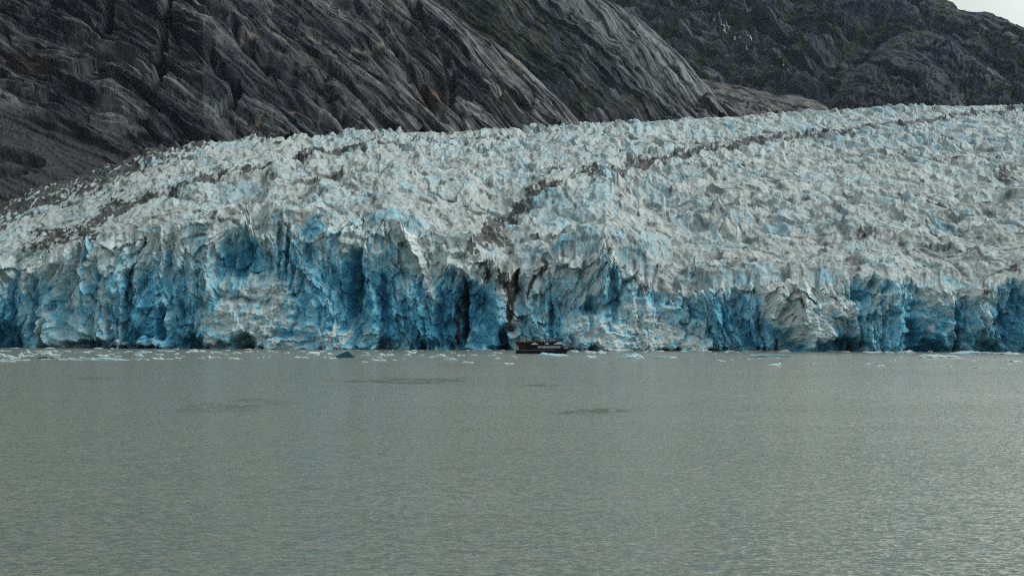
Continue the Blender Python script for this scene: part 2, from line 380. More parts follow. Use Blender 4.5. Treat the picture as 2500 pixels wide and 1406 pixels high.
    H = k * amp * ((6.0 * np.clip(a0, -0.4, 1) + 5.2 * b0) * near + (1.0 + 5.6 * var) * np.clip(a1, -0.6, 0.8) + (5.2 - 2.2 * var) * b1 + (1.5 * b2 + 1.7 * a2 + 0.5 * a3) * (1 - 0.35 * near) + 6.0 * (trans - 0.6)) + k * 0.5 * fbm(lx / 2.2, lb * 11, 2, 343)
    fade = sstep(0.0, 0.016, r)
    endf = sstep(1.0, 0.985, r)
    H = H * fade * (0.35 + 0.65 * endf)
    join = (1 - sstep(0.0, 0.014, r))
    Zf = Zg + H + 1.5
    Zf = Zf * (1 - join) + Z[-1] * join
    Yj = Y * (1 - join) + (Ycl[-1] + 0.1 + (Y - Y0)) * join
    Xj = X * (1 - join) + Xc[-1] * join
    Zf[0] = Z[-1]; Yj[0] = Ycl[-1]; Xj[0] = Xc[-1]
    PYA = HY - (Zf - CH) * F / Yj                 # true elevation angle of each point: gives steep faces their own grain
    gr_ = fbm(PX / 11, PYA / 7, 4, 392)
    mk = fade * endf
    Yj = Yj + (0.9 * gr_ + 2.2 * wedges(PX / 20, PYA / 19, 397, 0.1)[0]) * mk * k
    P = np.stack([Xj, Yj, Zf], -1)
    back = P[-1].copy(); back[:, 1] += 60; back[:, 2] -= 40
    P = np.concatenate([P, back[None]], 0)
    mott = 0.7 * fbm(lx / 4.5, lb * 2.2, 4, 351) + 0.35 * gr_
    bl = 0.15 + 0.24 * (j0 - 0.5) * near + 0.10 * big + 0.18 * mott + 0.20 * (i1 - 0.5) + 0.32 * (j1 - 0.5) + 0.14 * (j2 - 0.5) + 0.14 * (i2 - 0.5) + 0.05 * (i3 - 0.5) + 0.10 * sstep(1400, 2500, Y) * (PX > 1000)
    bl = bl + 0.24 * sstep(0.10, 0.0, np.abs(noise(lx / 9, lb * 0.8, 353))) * (noise(X / 40, lb / 4, 354) > 0.25)
    bl = bl + 0.34 * (1 - sstep(0, 0.15, r)) * np.clip(0.35 + 1.2 * fbm(PX / 45, PYA / 30, 3, 357), 0, 1) * (PX > 230)
    # medial moraines and dirty margin
    dirt_dark = np.zeros_like(PX)
    wpx = PX + 16 * fbm(PX / 60, PY / 25, 3, 361); wpy = PY + 7 * fbm(PX / 50, PY / 20, 3, 362)
    M1 = [(2850, 262), (2500, 272), (2300, 298), (2200, 312), (2100, 328), (2000, 342), (1900, 353), (1800, 366), (1700, 384), (1600, 402), (1500, 432), (1400, 465), (1340, 492), (1270, 532), (1215, 575), (1190, 620)]
    d, t = seg_dist(wpx, wpy, M1, 2.6)
    dirt_dark = np.maximum(dirt_dark, 1.0 * np.clip(1.2 - d / (18 + 40 * t ** 1.8), 0, 1) * (1.12 - 0.1 * t))
    M2 = [(60, 625), (130, 600), (210, 570), (260, 530), (330, 508), (420, 492), (490, 466), (560, 455), (610, 440), (660, 428), (760, 392), (890, 375), (1050, 356), (1250, 345)]
    d, t = seg_dist(wpx, wpy, M2, 2.4)
    dirt_dark = np.maximum(dirt_dark, 1.0 * np.clip(1.2 - d / (36 - 22 * t), 0, 1) * (1 - 0.15 * t))
    for cx, cy, rx, ry, s in ((1830, 357, 50, 9, 1.6), (1880, 348, 22, 8, 1.6), (770, 388, 30, 8, 1.1), (612, 440, 16, 18, 1.2), (1580, 405, 60, 14, 0.9), (1480, 440, 60, 16, 0.9), (2180, 500, 60, 14, 0.55), (2110, 590, 30, 24, 0.55), (2460, 440, 40, 24, 0.7), (2400, 580, 80, 40, 0.4),
                              (280, 520, 40, 24, 1.0), (150, 590, 90, 22, 0.9), (2300, 660, 70, 30, 0.4)):
        dirt_dark = np.maximum(dirt_dark, s * blob(wpx, wpy, cx, cy, rx, ry, 0.5))
    # left margin: debris cover thickening towards the rock
    edge = lerp(PX, [(-330, 640), (0, 560), (100, 520), (200, 490), (300, 450), (400, 405), (480, 380), (560, 362), (700, 346), (2900, 200)])
    marg = sstep(40, -45, PY - edge)
    dirt_dark = np.maximum(dirt_dark, 1.25 * marg)
    dirt_dark = np.maximum(dirt_dark, 0.52 * sstep(110, 0, PY - edge) * sstep(620, 420, PX))
    dirt_dark = np.maximum(dirt_dark, 0.5 * sstep(30, 0, PY - rim))
    dn = 0.6 * fbm(lx / 3.2, lb * 3.0, 4, 371) + 0.5 * fbm(PX / 9, PYA / 12, 4, 372) + 0.25 * (i2 - 0.5)
    low = sstep(0.35, -0.25, a1 + 0.5 * a2)          # debris gathers in the gaps
    dirt_dark = sstep(0.42, 0.56, dirt_dark * (0.64 + 1.3 * dn + 0.2 * low))
    dirt_dark = np.maximum(dirt_dark, 0.85 * sstep(0.24, 0.66, fbm(lx / 7, lb * 1.9, 5, 373) + 0.16 * low + 0.16 * big))
    dirt_dark = np.maximum(dirt_dark, 0.34 * sstep(0.0, 0.6, fbm(lx / 2.2, lb * 1.2, 4, 375)))
    edge_n = np.clip(0.25 + 1.3 * noise(lx / 26, lb * 0.9, 376), 0, 1)
    dirt_dark = np.maximum(dirt_dark, 0.8 * sstep(0.11, 0.0, e1 + 0.05 * mott) * edge_n)
    dirt_dark = np.maximum(dirt_dark, 0.85 * sstep(0.06, 0.0, e0 + 0.03 * mott) * near * np.clip(0.5 + noise(lx / 30, lb * .8, 379), 0, 1))
    dirt_dark = np.maximum(dirt_dark, 0.6 * sstep(0.10, 0.0, e2 + 0.05 * mott) * np.clip(noise(lx / 15, lb * 1.4, 377) * 1.4, 0, 1))
    C = ice_colour(np.clip(bl, 0, 1), np.clip(dirt_dark, 0, 1), i2, mott, 0.80)
    C = np.concatenate([C, C[-1:]], 0)
    grid_mesh('crevassed_field', P - np.array([0, 890, 0]), C, M_FIELD, root)

def ice_colour(bl, dirt_dark, rid, mott, shade=1.0, c0=(0.465, 0.53, 0.525)):
    stops = np.array([0, 0.22, 0.42, 0.66, 0.86, 1.0])
    cols = np.array([c0, (0.46, 0.565, 0.58), (0.33, 0.53, 0.61), (0.20, 0.48, 0.61), (0.11, 0.39, 0.54), (0.05, 0.26, 0.41)])
    C = np.stack([np.interp(bl, stops, cols[:, i]) for i in range(3)], -1).astype(f32)
    C = C * (0.90 + 0.16 * rid + 0.07 * mott)[..., None]
    D = mixc((0.007, 0.009, 0.009), (0.030, 0.032, 0.031), np.clip(rid, 0, 1))
    C = np.clip(C * shade, 0, 0.8)
    return C * (1 - dirt_dark[..., None] * 0.95) + D * dirt_dark[..., None] * 0.95

build_glacier()

# ----------------------------------------------------------------------------- mountains
SURF = {}
def mountain(name, label, xs, top, base, baseY, slope, relief, paint, mat, nd=260, step=2.0, keep=None):
    """a slope rising from base to its crest line, dense where it is in view, coarse above, with a back face"""
    nc = int((xs[1] - xs[0]) / step)
    px1 = np.linspace(xs[0], xs[1], nc).astype(f32)
    tp = lerp(px1, top) if not callable(top) else top(px1)
    crag = 3.5 * fbm(px1 / 40, px1 * 0 + 3, 4, hash(name + label) % 97)
    tp = tp + crag
    bp = lerp(px1, base); Yb = lerp(px1, baseY)
    mid = np.maximum(tp, -40)
    q1 = np.linspace(0, 1, nd).astype(f32)[:, None]; q2 = np.linspace(0, 1, 26).astype(f32)[1:, None]
    PY = np.concatenate([bp * (1 - q1) + mid * q1, mid * (1 - q2) + tp * q2], 0).astype(f32)
    PX = np.broadcast_to(px1, PY.shape).astype(f32)
    zb = CH + (HY - bp) / F * Yb
    Y = (zb - slope * Yb - CH) / ((HY - PY) / F - slope)
    D = relief(PX, PY)                       # metres outwards
    fall = sstep(0, 60, PY - tp)             # keep the crest where it is
    D = D * (0.25 + 0.75 * fall)
    n = np.array([0, -slope, 1.0]) / math.hypot(slope, 1)
    X, Yw, Z = world(PX, PY, Y)
    # round the slope over towards its crest
    Yw = Yw + (1 - sstep(0, 90, PY - tp)) * 0.03 * Y
    s = Yw / Y
    X = X * s; Z = CH + (Z - CH) * s
    P = np.stack([X, Yw + n[1] * D, Z + n[2] * D], -1)
    C = paint(PX, PY, D)
    SURF[label] = (PX, PY, P)
    b1 = P[-1].copy(); b1[:, 1] += 0.05 * Y[-1]; b1[:, 2] -= 20
    b2 = b1.copy(); b2[:, 1] += 0.10 * Y[-1]; b2[:, 2] = b2[:, 2] * 0.6
    b3 = b2.copy(); b3[:, 1] += 200; b3[:, 2] = 0
    P = np.concatenate([P, b1[None], b2[None], b3[None]], 0)
    C = np.concatenate([C, C[-1:], C[-1:], C[-1:]], 0)
    o = grid_mesh(name, P, C, mat)
    tag(o, label, 'mountain', kind='structure')
    return o

TONE = {}
def slabs(PX, PY, Fx, seed, lam=(46, 18, 8), amp=(9.0, 2.2, 0.5), warp=1.0):
    """overlapping slabs dipping along a curve Fx(px): sawtooth ledges at three sizes"""
    vv = PY - Fx
    d = 0
    for i, (l, a) in enumerate(zip(lam, amp)):
        n = fbm(PX / (l * 8), vv / (l * 2.2), 3, seed + 11 * i)
        t = saw(vv / l + warp * 0.8 * n + 0.10 * noise(PX / (l * 1.2), vv / l, seed + 5 + i))
        m = np.clip(0.35 + 1.2 * noise(PX / (l * 3.2), vv / (l * 1.4), seed + 7 + i), 0, 1.2)
        d = d + a * m * t ** 0.8
    tone = 0; joint = 0
    for i, (lu, lv, a, tn, jw) in enumerate(((190, 30, 0.8, 0.30, 0.07), (75, 12.5, 0.40, 0.34, 0.09), (30, 6, 0.09, 0.18, 0.12))):
        wu = PX + 20 * noise(PX / 90, vv / 30, seed + 60 + i); wv = vv + lv * 0.28 * fbm(PX / lu * 1.2, vv / lv * .5, 3, seed + 65 + i)
        g, rid, e = blocks(wu / lu, wv / lv, seed + 70 + 9 * i, 0.9)
        j = sstep(jw, 0, e) * np.clip(0.5 + noise(PX / lu * 2, vv / lv, seed + 80 + i), 0, 1)
        d = d + amp[0] * a * (g - 0.35 * j)
        tone = tone + tn * (rid - 0.5); joint = np.maximum(joint, j * (0.9 - 0.15 * i))
    TONE['t'], TONE['j'] = tone, joint
    return d

# --- near wall of dark banded rock
GULLIES = [([(420, -60), (420, 0), (404, 40), (410, 70), (433, 102), (478, 116), (512, 150), (546, 201), (577, 225), (581, 255), (546, 295)], 9, 20),
           ([(406, 20), (396, 130), (389, 171), (402, 200), (380, 225)], 9, 15),
           ([(470, -30), (491, 0), (560, 68), (614, 133), (665, 191), (751, 235), (829, 292), (850, 320)], 10, 20),
           ([(610, 115), (680, 150), (740, 195), (800, 235)], 26, 9),
           ([(990, -40), (1001, 0), (1025, 55), (1066, 123), (1093, 171), (1104, 225)], 8, 12),
           ([(860, 20), (878, 44), (947, 113), (998, 177), (1039, 239), (1087, 310)], 7, 12),
           ([(1005, 195), (1045, 200), (1080, 222), (1100, 260), (1140, 300)], 11, 15),
           ([(262, -20), (270, 60), (262, 90)], 10, 11), ([(700, 260), (770, 300), (800, 335)], 9, 11),
           ([(790, 0), (850, 50), (900, 70), (1000, 95)], 8, 7), ([(1110, 180), (1180, 235), (1270, 250)], 7, 7),
           ([(0, 385), (40, 385), (98, 408)], 10, 12), ([(0, 428), (58, 425)], 8, 9)]
def A_F(PX):
    return lerp(PX, [(-1500, -500), (0, 0), (300, 120), (600, 310), (900, 540), (1200, 800), (1500, 1110)])
def A_scree(PX, PY):
    return sstep(-30, 30, PY - lerp(PX, [(-900, 300), (0, 275), (60, 285), (130, 330), (240, 352), (330, 372), (430, 400), (3000, 600)]) + 14 * fbm(PX / 50, PY / 30, 3, 405))
def A_relief(PX, PY):
    wx = PX + 9 * fbm(PX / 170, PY / 130, 2, 401); wy = PY + 8 * fbm(PX / 150, PY / 120, 2, 402)
    Fx = A_F(wx)
    d = slabs(wx, wy, Fx, 411)
    d = d + 9 * fbm(wx / 190, (wy - Fx) / 70, 3, 421) + 2.2 * fbm(wx / 70, (wy - Fx) / 9, 4, 423) + 0.9 * fbm(wx / 16, (wy - Fx) / 5, 3, 424)
    d = d * (1 - 0.8 * A_scree(PX, PY)) + 1.1 * A_scree(PX, PY) * fbm(PX / 10, PY / 6, 3, 425)
    for pts, w, a in GULLIES:
        q, _ = seg_dist(wx * 0.6 + PX * 0.4, wy * 0.6 + PY * 0.4, pts)
        d = d - 1.7 * a * np.clip(1.25 - q / (1.25 * w), 0, 1) * (0.8 + 0.6 * noise(PX / 30, PY / 30, 455))
    # crest along the right hand spur stands proud
    q, _ = seg_dist(PX, PY, [(980, -60), (1080, 30), (1160, 90), (1250, 150), (1330, 215), (1380, 265), (1425, 315)])
    d = d + 14 * np.clip(1 - q / 40, 0, 1)
    return d
def A_paint(PX, PY, D):
    Fx = A_F(PX); vv = PY - Fx
    wv = vv + 9 * fbm(PX / 90, vv / 30, 3, 431)
    st = 0.55 * fbm(PX / 110, wv / 9, 4, 433) + 0.35 * fbm(PX / 45, wv / 3.6, 3, 434) + 0.3 * fbm(PX / 26, PY / 18, 4, 436)
    br = fbm(PX / 200, vv / 70, 4, 435)
    t = np.clip(0.20 + 0.7 * st + 0.6 * br + 0.26 * sstep(500, 1300, PX) + 0.8 * TONE['t'] - 0.3 * TONE['j'], 0, 1)
    C = mixc((0.012, 0.016, 0.024), (0.235, 0.25, 0.265), t ** 1.5)
    C = mixc(C, C * np.array([1.16, 1.0, 0.86], f32), np.clip(0.7 * fbm(PX / 90, PY / 60, 3, 437) + 0.2, 0, 1))
    rust = blob(PX, PY, 1070, 240, 40, 28, 0.5) + 0.8 * blob(PX, PY, 1262, 170, 24, 12, 0.5) + 0.5 * blob(PX, PY, 70, 170, 50, 30, 0.5) + 0.4 * blob(PX, PY, 440, 195, 20, 10, 0.5)
    C = mixc(C, (0.12, 0.075, 0.045), np.clip(rust * (0.5 + 0.8 * st), 0, 0.8))
    q, _ = seg_dist(PX + 8 * noise(PX / 20, PY / 20, 441), PY + 4 * noise(PX / 12, PY / 20, 442), [(520, 350), (555, 338), (580, 328), (642, 310), (690, 303), (710, 290), (760, 296), (819, 287), (860, 270), (890, 262)])
    C = mixc(C, (0.19, 0.155, 0.115), 0.6 * np.clip(1.2 - q / 3.0, 0, 1) * (noise(PX / 14, PY / 14, 443) > -0.2))
    q, _ = seg_dist(PX, PY + 5 * noise(PX / 20, PY / 20, 445), [(560, 85), (640, 95), (720, 110), (780, 118), (860, 122), (960, 150)])
    C = mixc(C, (0.24, 0.22, 0.19), 0.5 * np.clip(1.2 - q / 5, 0, 1) * (st > -0.1))
    sc_ = A_scree(PX, PY)
    g = fbm(PX / 8, PY / 5, 4, 447)
    C = mixc(C, mixc((0.013, 0.016, 0.020), (0.050, 0.053, 0.057), np.clip(0.5 + g, 0, 1)), sc_)
    return C
RB = [(x, y + 16) for x, y in RIM]; RBY = [(x, y - 10) for x, y in RIMY]
mountain('mountain', 'near wall of bare dark rock with slanting bands, rising left of the glacier', (-1400, 1440),
         [(-1400, -700), (0, -900), (500, -820), (800, -500), (960, -90), (1000, -40), (1080, 28), (1160, 84), (1250, 140), (1320, 205), (1380, 262), (1425, 316), (1445, 345)],
         RB, RBY, 0.86, A_relief, A_paint, M_ROCK, 330, 1.7)

# --- second spur behind it
def B_F(PX): return lerp(PX, [(900, 0), (1200, 210), (1500, 470), (1850, 840)])
def B_relief(PX, PY):
    wx = PX + 10 * fbm(PX / 150, PY / 120, 2, 501); wy = PY + 9 * fbm(PX / 140, PY / 110, 2, 502)
    Fx = B_F(wx)
    edge, _ = seg_dist(PX, PY, [(1400, -30), (1560, 60), (1690, 180), (1780, 300)])
    near = np.clip(1 - edge / 190, 0, 1)
    d = slabs(wx, wy, Fx, 511, (62, 20, 9), (7.0, 2.4, 0.6)) * (0.5 + 0.7 * near) + 14 * fbm(wx / 90, wy / 60, 4, 521) + 3 * fbm(wx / 40, (wy - Fx) / 9, 4, 523)
    d = d + 26 * np.clip(1 - edge / 60, 0, 1)
    q, _ = seg_dist(PX, PY, [(1560, 100), (1640, 180), (1720, 260)])
    return d - 10 * np.clip(1 - q / 12, 0, 1)
def B_paint(PX, PY, D):
    vv = PY - B_F(PX); wv = vv + 9 * fbm(PX / 90, vv / 30, 3, 531)
    st = 0.6 * fbm(PX / 100, wv / 7, 4, 533) + 0.5 * fbm(PX / 45, wv / 3.4, 3, 534)
    edge, _ = seg_dist(PX, PY, [(1400, -30), (1560, 60), (1690, 180), (1780, 300)])
    near = np.clip(1 - edge / 200, 0, 1)
    t = np.clip(0.16 + 0.7 * st + 0.36 * near + 0.8 * TONE['t'] - 0.3 * TONE['j'], 0, 1)
    C = mixc((0.012, 0.016, 0.024), (0.27, 0.285, 0.30), t ** 1.5)
    veg = sstep(0.0, 0.5, fbm(PX / 50, PY / 40, 4, 535) + 0.12 - 0.8 * near + 0.35 * sstep(200, 60, PY))
    return mixc(C, (0.020, 0.026, 0.014), 0.75 * veg)
mountain('mountain', 'second dark rock spur with pale streaks, behind the near wall', (930, 1830),
         [(900, -260), (1250, -200), (1330, -80), (1400, -34), (1470, 8), (1560, 58), (1620, 108), (1690, 178), (1740, 238), (1780, 300), (1810, 345), (1840, 360)],
         [(900, 345), (1420, 330), (1600, 318), (1850, 305)], [(900, 2300), (1420, 2330), (1850, 2560)], 0.80, B_relief, B_paint, M_ROCK, 300, 1.7)

# --- far green-grey mountain with the skyline, and its lower hills
def far_relief(seed, amp=1.0, col_=0.0):
    def fn(PX, PY):
        wx = PX + 16 * fbm(PX / 90, PY / 70, 3, seed); wy = PY + 13 * fbm(PX / 80, PY / 70, 3, seed + 1)
        d = 46 * fbm(wx / 170, wy / 110, 4, seed + 2) + slabs(wx, wy, lerp(wx, [(1300, 0), (2600, 420)]), seed + 3, (60, 26, 11), (18, 6, 1.5), 1.3) + 6 * fbm(wx / 20, wy / 14, 4, seed + 9)
        d = d + 14 * ridged(wx / 70, wy / 45, 3, seed + 14)
        if col_: d = d + col_ * ridged(wx / 13, wy / 90, 2, seed + 11)
        return d * amp
    return fn
def far_paint(seed, lo, hi, veg_amt, bias=0.3):
    def fn(PX, PY, D):
        vv = PY - lerp(PX, [(1300, 0), (2600, 420)])
        st = fbm(PX / 40, (vv + 10 * fbm(PX / 40, PY / 30, 3, seed)) / 7, 4, seed + 1)
        big = fbm(PX / 90, PY / 50, 4, seed + 5)
        t = np.clip(bias - 0.06 + 0.7 * st + 0.25 * big + 0.8 * TONE['t'] - 0.25 * TONE['j'], 0, 1)
        C = mixc(lo, hi, t ** 1.3)
        dm = (D - D.mean()) / (D.std() + 1e-6)
        veg = sstep(0.0, 0.45, fbm(PX / 42, PY / 26, 5, seed + 7) - 0.25 * dm * 0.3 + veg_amt)
        return mixc(C, mixc((0.015, 0.024, 0.014), (0.034, 0.042, 0.020), np.clip(0.5 + st, 0, 1)), 0.85 * veg)
    return fn
mountain('mountain', 'far hazy mountain with green patches, its skyline falling to the right', (1350, 3400),
         [(1300, -330), (1700, -280), (2000, -190), (2200, -66), (2290, 0), (2325, 14), (2345, 34), (2372, 42), (2405, 39), (2440, 48), (2475, 62), (2500, 72), (2600, 120), (2750, 180), (3000, 250), (3400, 300)],
         [(1300, 340), (2500, 320), (3400, 330)], [(1300, 3300), (2500, 3400), (3400, 3500)], 0.62, far_relief(601), far_paint(611, (0.016, 0.024, 0.038), (0.115, 0.135, 0.155), 0.12), M_FAR, 320, 2.0)
mountain('mountain', 'broad rounded shoulder below the skyline on the far right', (2080, 2900),
         [(2060, 330), (2100, 200), (2150, 112), (2200, 88), (2260, 84), (2320, 104), (2370, 138), (2410, 168), (2450, 202), (2490, 226), (2560, 235), (2700, 260), (2900, 300)],
         [(2000, 330), (2900, 325)], [(2000, 3100), (2900, 3200)], 0.75, far_relief(641, 0.7, 14), far_paint(651, (0.016, 0.024, 0.038), (0.115, 0.135, 0.155), 0.0), M_FAR, 200, 2.0)
mountain('mountain', 'low dome of fluted grey rock standing behind the glacier on the right', (2020, 2420),
         [(2010, 330), (2045, 225), (2075, 185), (2110, 160), (2160, 132), (2205, 121), (2235, 126), (2270, 150), (2300, 178), (2330, 218), (2355, 255), (2400, 330)],
         [(2000, 335), (2450, 330)], [(2000, 2950), (2450, 3000)], 0.85, far_relief(681, 0.55, 16), far_paint(691, (0.018, 0.024, 0.034), (0.13, 0.14, 0.155), -0.15, 0.28), M_FAR, 190, 1.7)
mountain('mountain', 'pale grey bench of smooth rock at the edge of the glacier', (1560, 2060),
         [(1550, 190), (1640, 188), (1700, 196), (1760, 206), (1830, 222), (1900, 238), (1950, 235), (1990, 248), (2018, 266), (2035, 284), (2065, 330)],
         [(1550, 330), (2070, 310)], [(1550, 2600), (2070, 2660)], 0.55, far_relief(721, 0.45), far_paint(731, (0.035, 0.037, 0.042), (0.24, 0.235, 0.225), -0.45, 0.32), M_ROCK, 170, 1.6)

# --- waterfalls on the far mountain
FPX, FPY, FP = SURF['far hazy mountain with green patches, its skyline falling to the right']
def on_far(px, py):
    j = int(np.argmin(np.abs(FPX[0] - px)))
    i = int(np.argmin(np.abs(FPY[:, j] - py)))
    return Vector(FP[i, j]) + Vector((0, -10, 6))
def waterfall(label, runs):
    root = bpy.data.objects.new('waterfall', None); col.objects.link(root)
    tag(root, label, 'waterfall', 'waterfalls on the far mountain')
    x0, y0 = runs[0][0][-1]; root.location = on_far(x0, y0)
    for pts, w in runs:
        bm = bmesh.new(); rows = []
        n = 14
        for k in range(n):
            t = k / (n - 1) * (len(pts) - 1); i = min(int(t), len(pts) - 2); ft = t - i
            x = pts[i][0] * (1 - ft) + pts[i + 1][0] * ft; y = pts[i][1] * (1 - ft) + pts[i + 1][1] * ft
            c = on_far(x + random.uniform(-.7, .7), y) - root.location
            hw = w * random.uniform(0.25, 1.0) * (0.4 if k in (0, n - 1) else 1)
            rows.append([bm.verts.new(c + Vector((-hw, 0, 0))), bm.verts.new(c + Vector((0, -0.8, 0.4))), bm.verts.new(c + Vector((hw, 0, 0)))])
        for p, q in zip(rows, rows[1:]):
            for j in (0, 1): bm.faces.new((p[j], p[j + 1], q[j + 1], q[j]))
        me = bpy.data.meshes.new('strand'); bm.to_mesh(me); bm.free(); me.materials.append(M_FALL)
        o = bpy.data.objects.new('strand', me); col.objects.link(o); o.parent = root
waterfall('upper white waterfall split into strands on the far mountain', [([(1740, 76), (1742, 92)], 1.3), ([(1755, 84), (1763, 92), (1767, 102)], 2.2), ([(1771, 88), (1778, 100)], 2.0), ([(1763, 106), (1772, 112)], 2.4), ([(1750, 70), (1755, 78)], 1.0)])
waterfall('middle white waterfall of two slanting strands on the far mountain', [([(1788, 127), (1798, 133), (1806, 141)], 2.2), ([(1806, 128), (1822, 132), (1836, 147)], 1.9), ([(1818, 150), (1824, 158)], 1.2)])
waterfall('lowest thin waterfall on the far mountain above the pale bench', [([(1908, 193), (1911, 204)], 1.6), ([(1918, 210), (1924, 222), (1930, 235)], 0.9), ([(1895, 182), (1899, 188)], 0.8)])

# ----------------------------------------------------------------------------- water
def build_water():
    m, nt, b = new_mat('silty_water')
    N = nt.nodes.new; L = nt.links.new
    geo = N('ShaderNodeTexCoord')
    def mapped(scale, rot=0.0):
        mp = N('ShaderNodeMapping'); mp.inputs['Scale'].default_value = scale; mp.inputs['Rotation'].default_value = (0, 0, rot)
        L(geo.outputs['Object'], mp.inputs['Vector']); return mp.outputs['Vector']
    def nz(vec, scale, detail, rough=0.55, dist=0.0):
        n = N('ShaderNodeTexNoise'); n.inputs['Scale'].default_value = scale; n.inputs['Detail'].default_value = detail; n.inputs['Roughness'].default_value = rough
        n.inputs['Distortion'].default_value = dist
        L(vec, n.inputs['Vector']); return n.outputs['Fac']
    def math_(op, a, bb):
        n = N('ShaderNodeMath'); n.operation = op
        for i, x in enumerate((a, bb)):
            if isinstance(x, (int, float)): n.inputs[i].default_value = x
            else: L(x, n.inputs[i])
        return n.outputs[0]
    def slope(vec, scale, detail, rough, kx, ky):
        n = N('ShaderNodeTexNoise'); n.inputs['Scale'].default_value = scale; n.inputs['Detail'].default_value = detail; n.inputs['Roughness'].default_value = rough
        L(vec, n.inputs['Vector'])
        u = N('ShaderNodeVectorMath'); u.operation = 'SUBTRACT'; L(n.outputs['Color'], u.inputs[0]); u.inputs[1].default_value = (0.5, 0.5, 0.5)
        v = N('ShaderNodeVectorMath'); v.operation = 'MULTIPLY'; L(u.outputs[0], v.inputs[0]); v.inputs[1].default_value = (kx, ky, 0)
        return v.outputs[0]
    def vadd(a, bb):
        v = N('ShaderNodeVectorMath'); v.operation = 'ADD'
        for i, x in enumerate((a, bb)):
            if isinstance(x, tuple): v.inputs[i].default_value = x
            else: L(x, v.inputs[i])
        return v.outputs[0]
    gust = nz(mapped((0.35, 1.0, 1), 0.05), 0.016, 4, 0.6, 0.4)
    gr = N('ShaderNodeMapRange'); gr.inputs[1].default_value = 0.36; gr.inputs[2].default_value = 0.66; gr.inputs[3].default_value = 0.60; gr.inputs[4].default_value = 1.35
    L(gust, gr.inputs[0])
    waves = vadd(slope(mapped((0.75, 1.0, 1), 0.10), 2.3, 2, 0.5, 1.1, 3.3), slope(mapped((0.55, 1.0, 1), -0.15), 0.75, 3, 0.6, 0.5, 1.5))
    waves = vadd(waves, slope(mapped((0.35, 1.0, 1), 0.02), 0.10, 3, 0.5, 0.06, 0.20))
    # cat's paws: gusts that roughen the surface in a few places
    patch = None
    wob = N('ShaderNodeTexNoise'); wob.inputs['Scale'].default_value = 0.06; wob.inputs['Detail'].default_value = 5; L(geo.outputs['Object'], wob.inputs['Vector'])
    for px, py, rx, ry in ((1000, 929, 150, 10), (560, 992, 120, 22), (1440, 1006, 110, 9), (255, 923, 90, 4), (1320, 940, 60, 4)):
        cy = ywater(py); cx = (px - 1250) / F * cy
        v = N('ShaderNodeVectorMath'); v.operation = 'SUBTRACT'; L(geo.outputs['Object'], v.inputs[0]); v.inputs[1].default_value = (cx, cy, 0)
        u = N('ShaderNodeVectorMath'); u.operation = 'MULTIPLY'; L(v.outputs[0], u.inputs[0]); u.inputs[1].default_value = (F / cy / rx, 1.0 / ((ywater(py - ry) - ywater(py + ry)) / 2), 0)
        ln = N('ShaderNodeVectorMath'); ln.operation = 'LENGTH'; L(u.outputs[0], ln.inputs[0])
        dd = math_('ADD', ln.outputs['Value'], math_('MULTIPLY', math_('SUBTRACT', wob.outputs['Fac'], 0.5), 2.6))
        mr = N('ShaderNodeMapRange'); mr.inputs[1].default_value = 1.0; mr.inputs[2].default_value = 0.7; mr.inputs[3].default_value = 0; mr.inputs[4].default_value = 0.8 if ry > 12 else 1.0
        L(dd, mr.inputs[0])
        patch = mr.outputs[0] if patch is None else math_('MAXIMUM', patch, mr.outputs[0])
    rp = N('ShaderNodeMapRange'); rp.inputs[1].default_value = 0.40; rp.inputs[2].default_value = 0.52; L(nz(mapped((1.0, 0.30, 1), 0.03), 0.20, 5, 0.7), rp.inputs[0])
    patch = math_('MULTIPLY', patch, rp.outputs[0])
    amt = math_('ADD', gr.outputs[0], math_('MULTIPLY', patch, 2.6))
    L(math_('SUBTRACT', 0.5, math_('MULTIPLY', patch, 0.5)), b.inputs['Specular IOR Level'])
    sc_ = N('ShaderNodeVectorMath'); sc_.operation = 'SCALE'; L(waves, sc_.inputs[0]); L(amt, sc_.inputs['Scale'])
    nrm = N('ShaderNodeVectorMath'); nrm.operation = 'NORMALIZE'; L(vadd(sc_.outputs[0], (0, 0, 1)), nrm.inputs[0])
    L(nrm.outputs[0], b.inputs['Normal'])
    b.inputs['Base Color'].default_value = (0.146, 0.172, 0.150, 1)
    b.inputs['Roughness'].default_value = 0.2
    b.inputs['IOR'].default_value = 1.33
    me = bpy.data.meshes.new('water')
    ys = [-400, 0, 120, 400, 900, 1500, 4000, 9000]; xs = [-9000, -2000, -600, 0, 600, 2000, 9000]
    vs = [(x, y, 0) for y in ys for x in xs]; nx = len(xs)
    fs = [(j * nx + i, j * nx + i + 1, (j + 1) * nx + i + 1, (j + 1) * nx + i) for j in range(len(ys) - 1) for i in range(nx - 1)]
    me.from_pydata(vs, [], fs); me.materials.append(m)
    o = bpy.data.objects.new('water', me); col.objects.link(o)
    tag(o, 'rippled grey green silty fjord water in front of the glacier', 'water', kind='structure')
build_water()
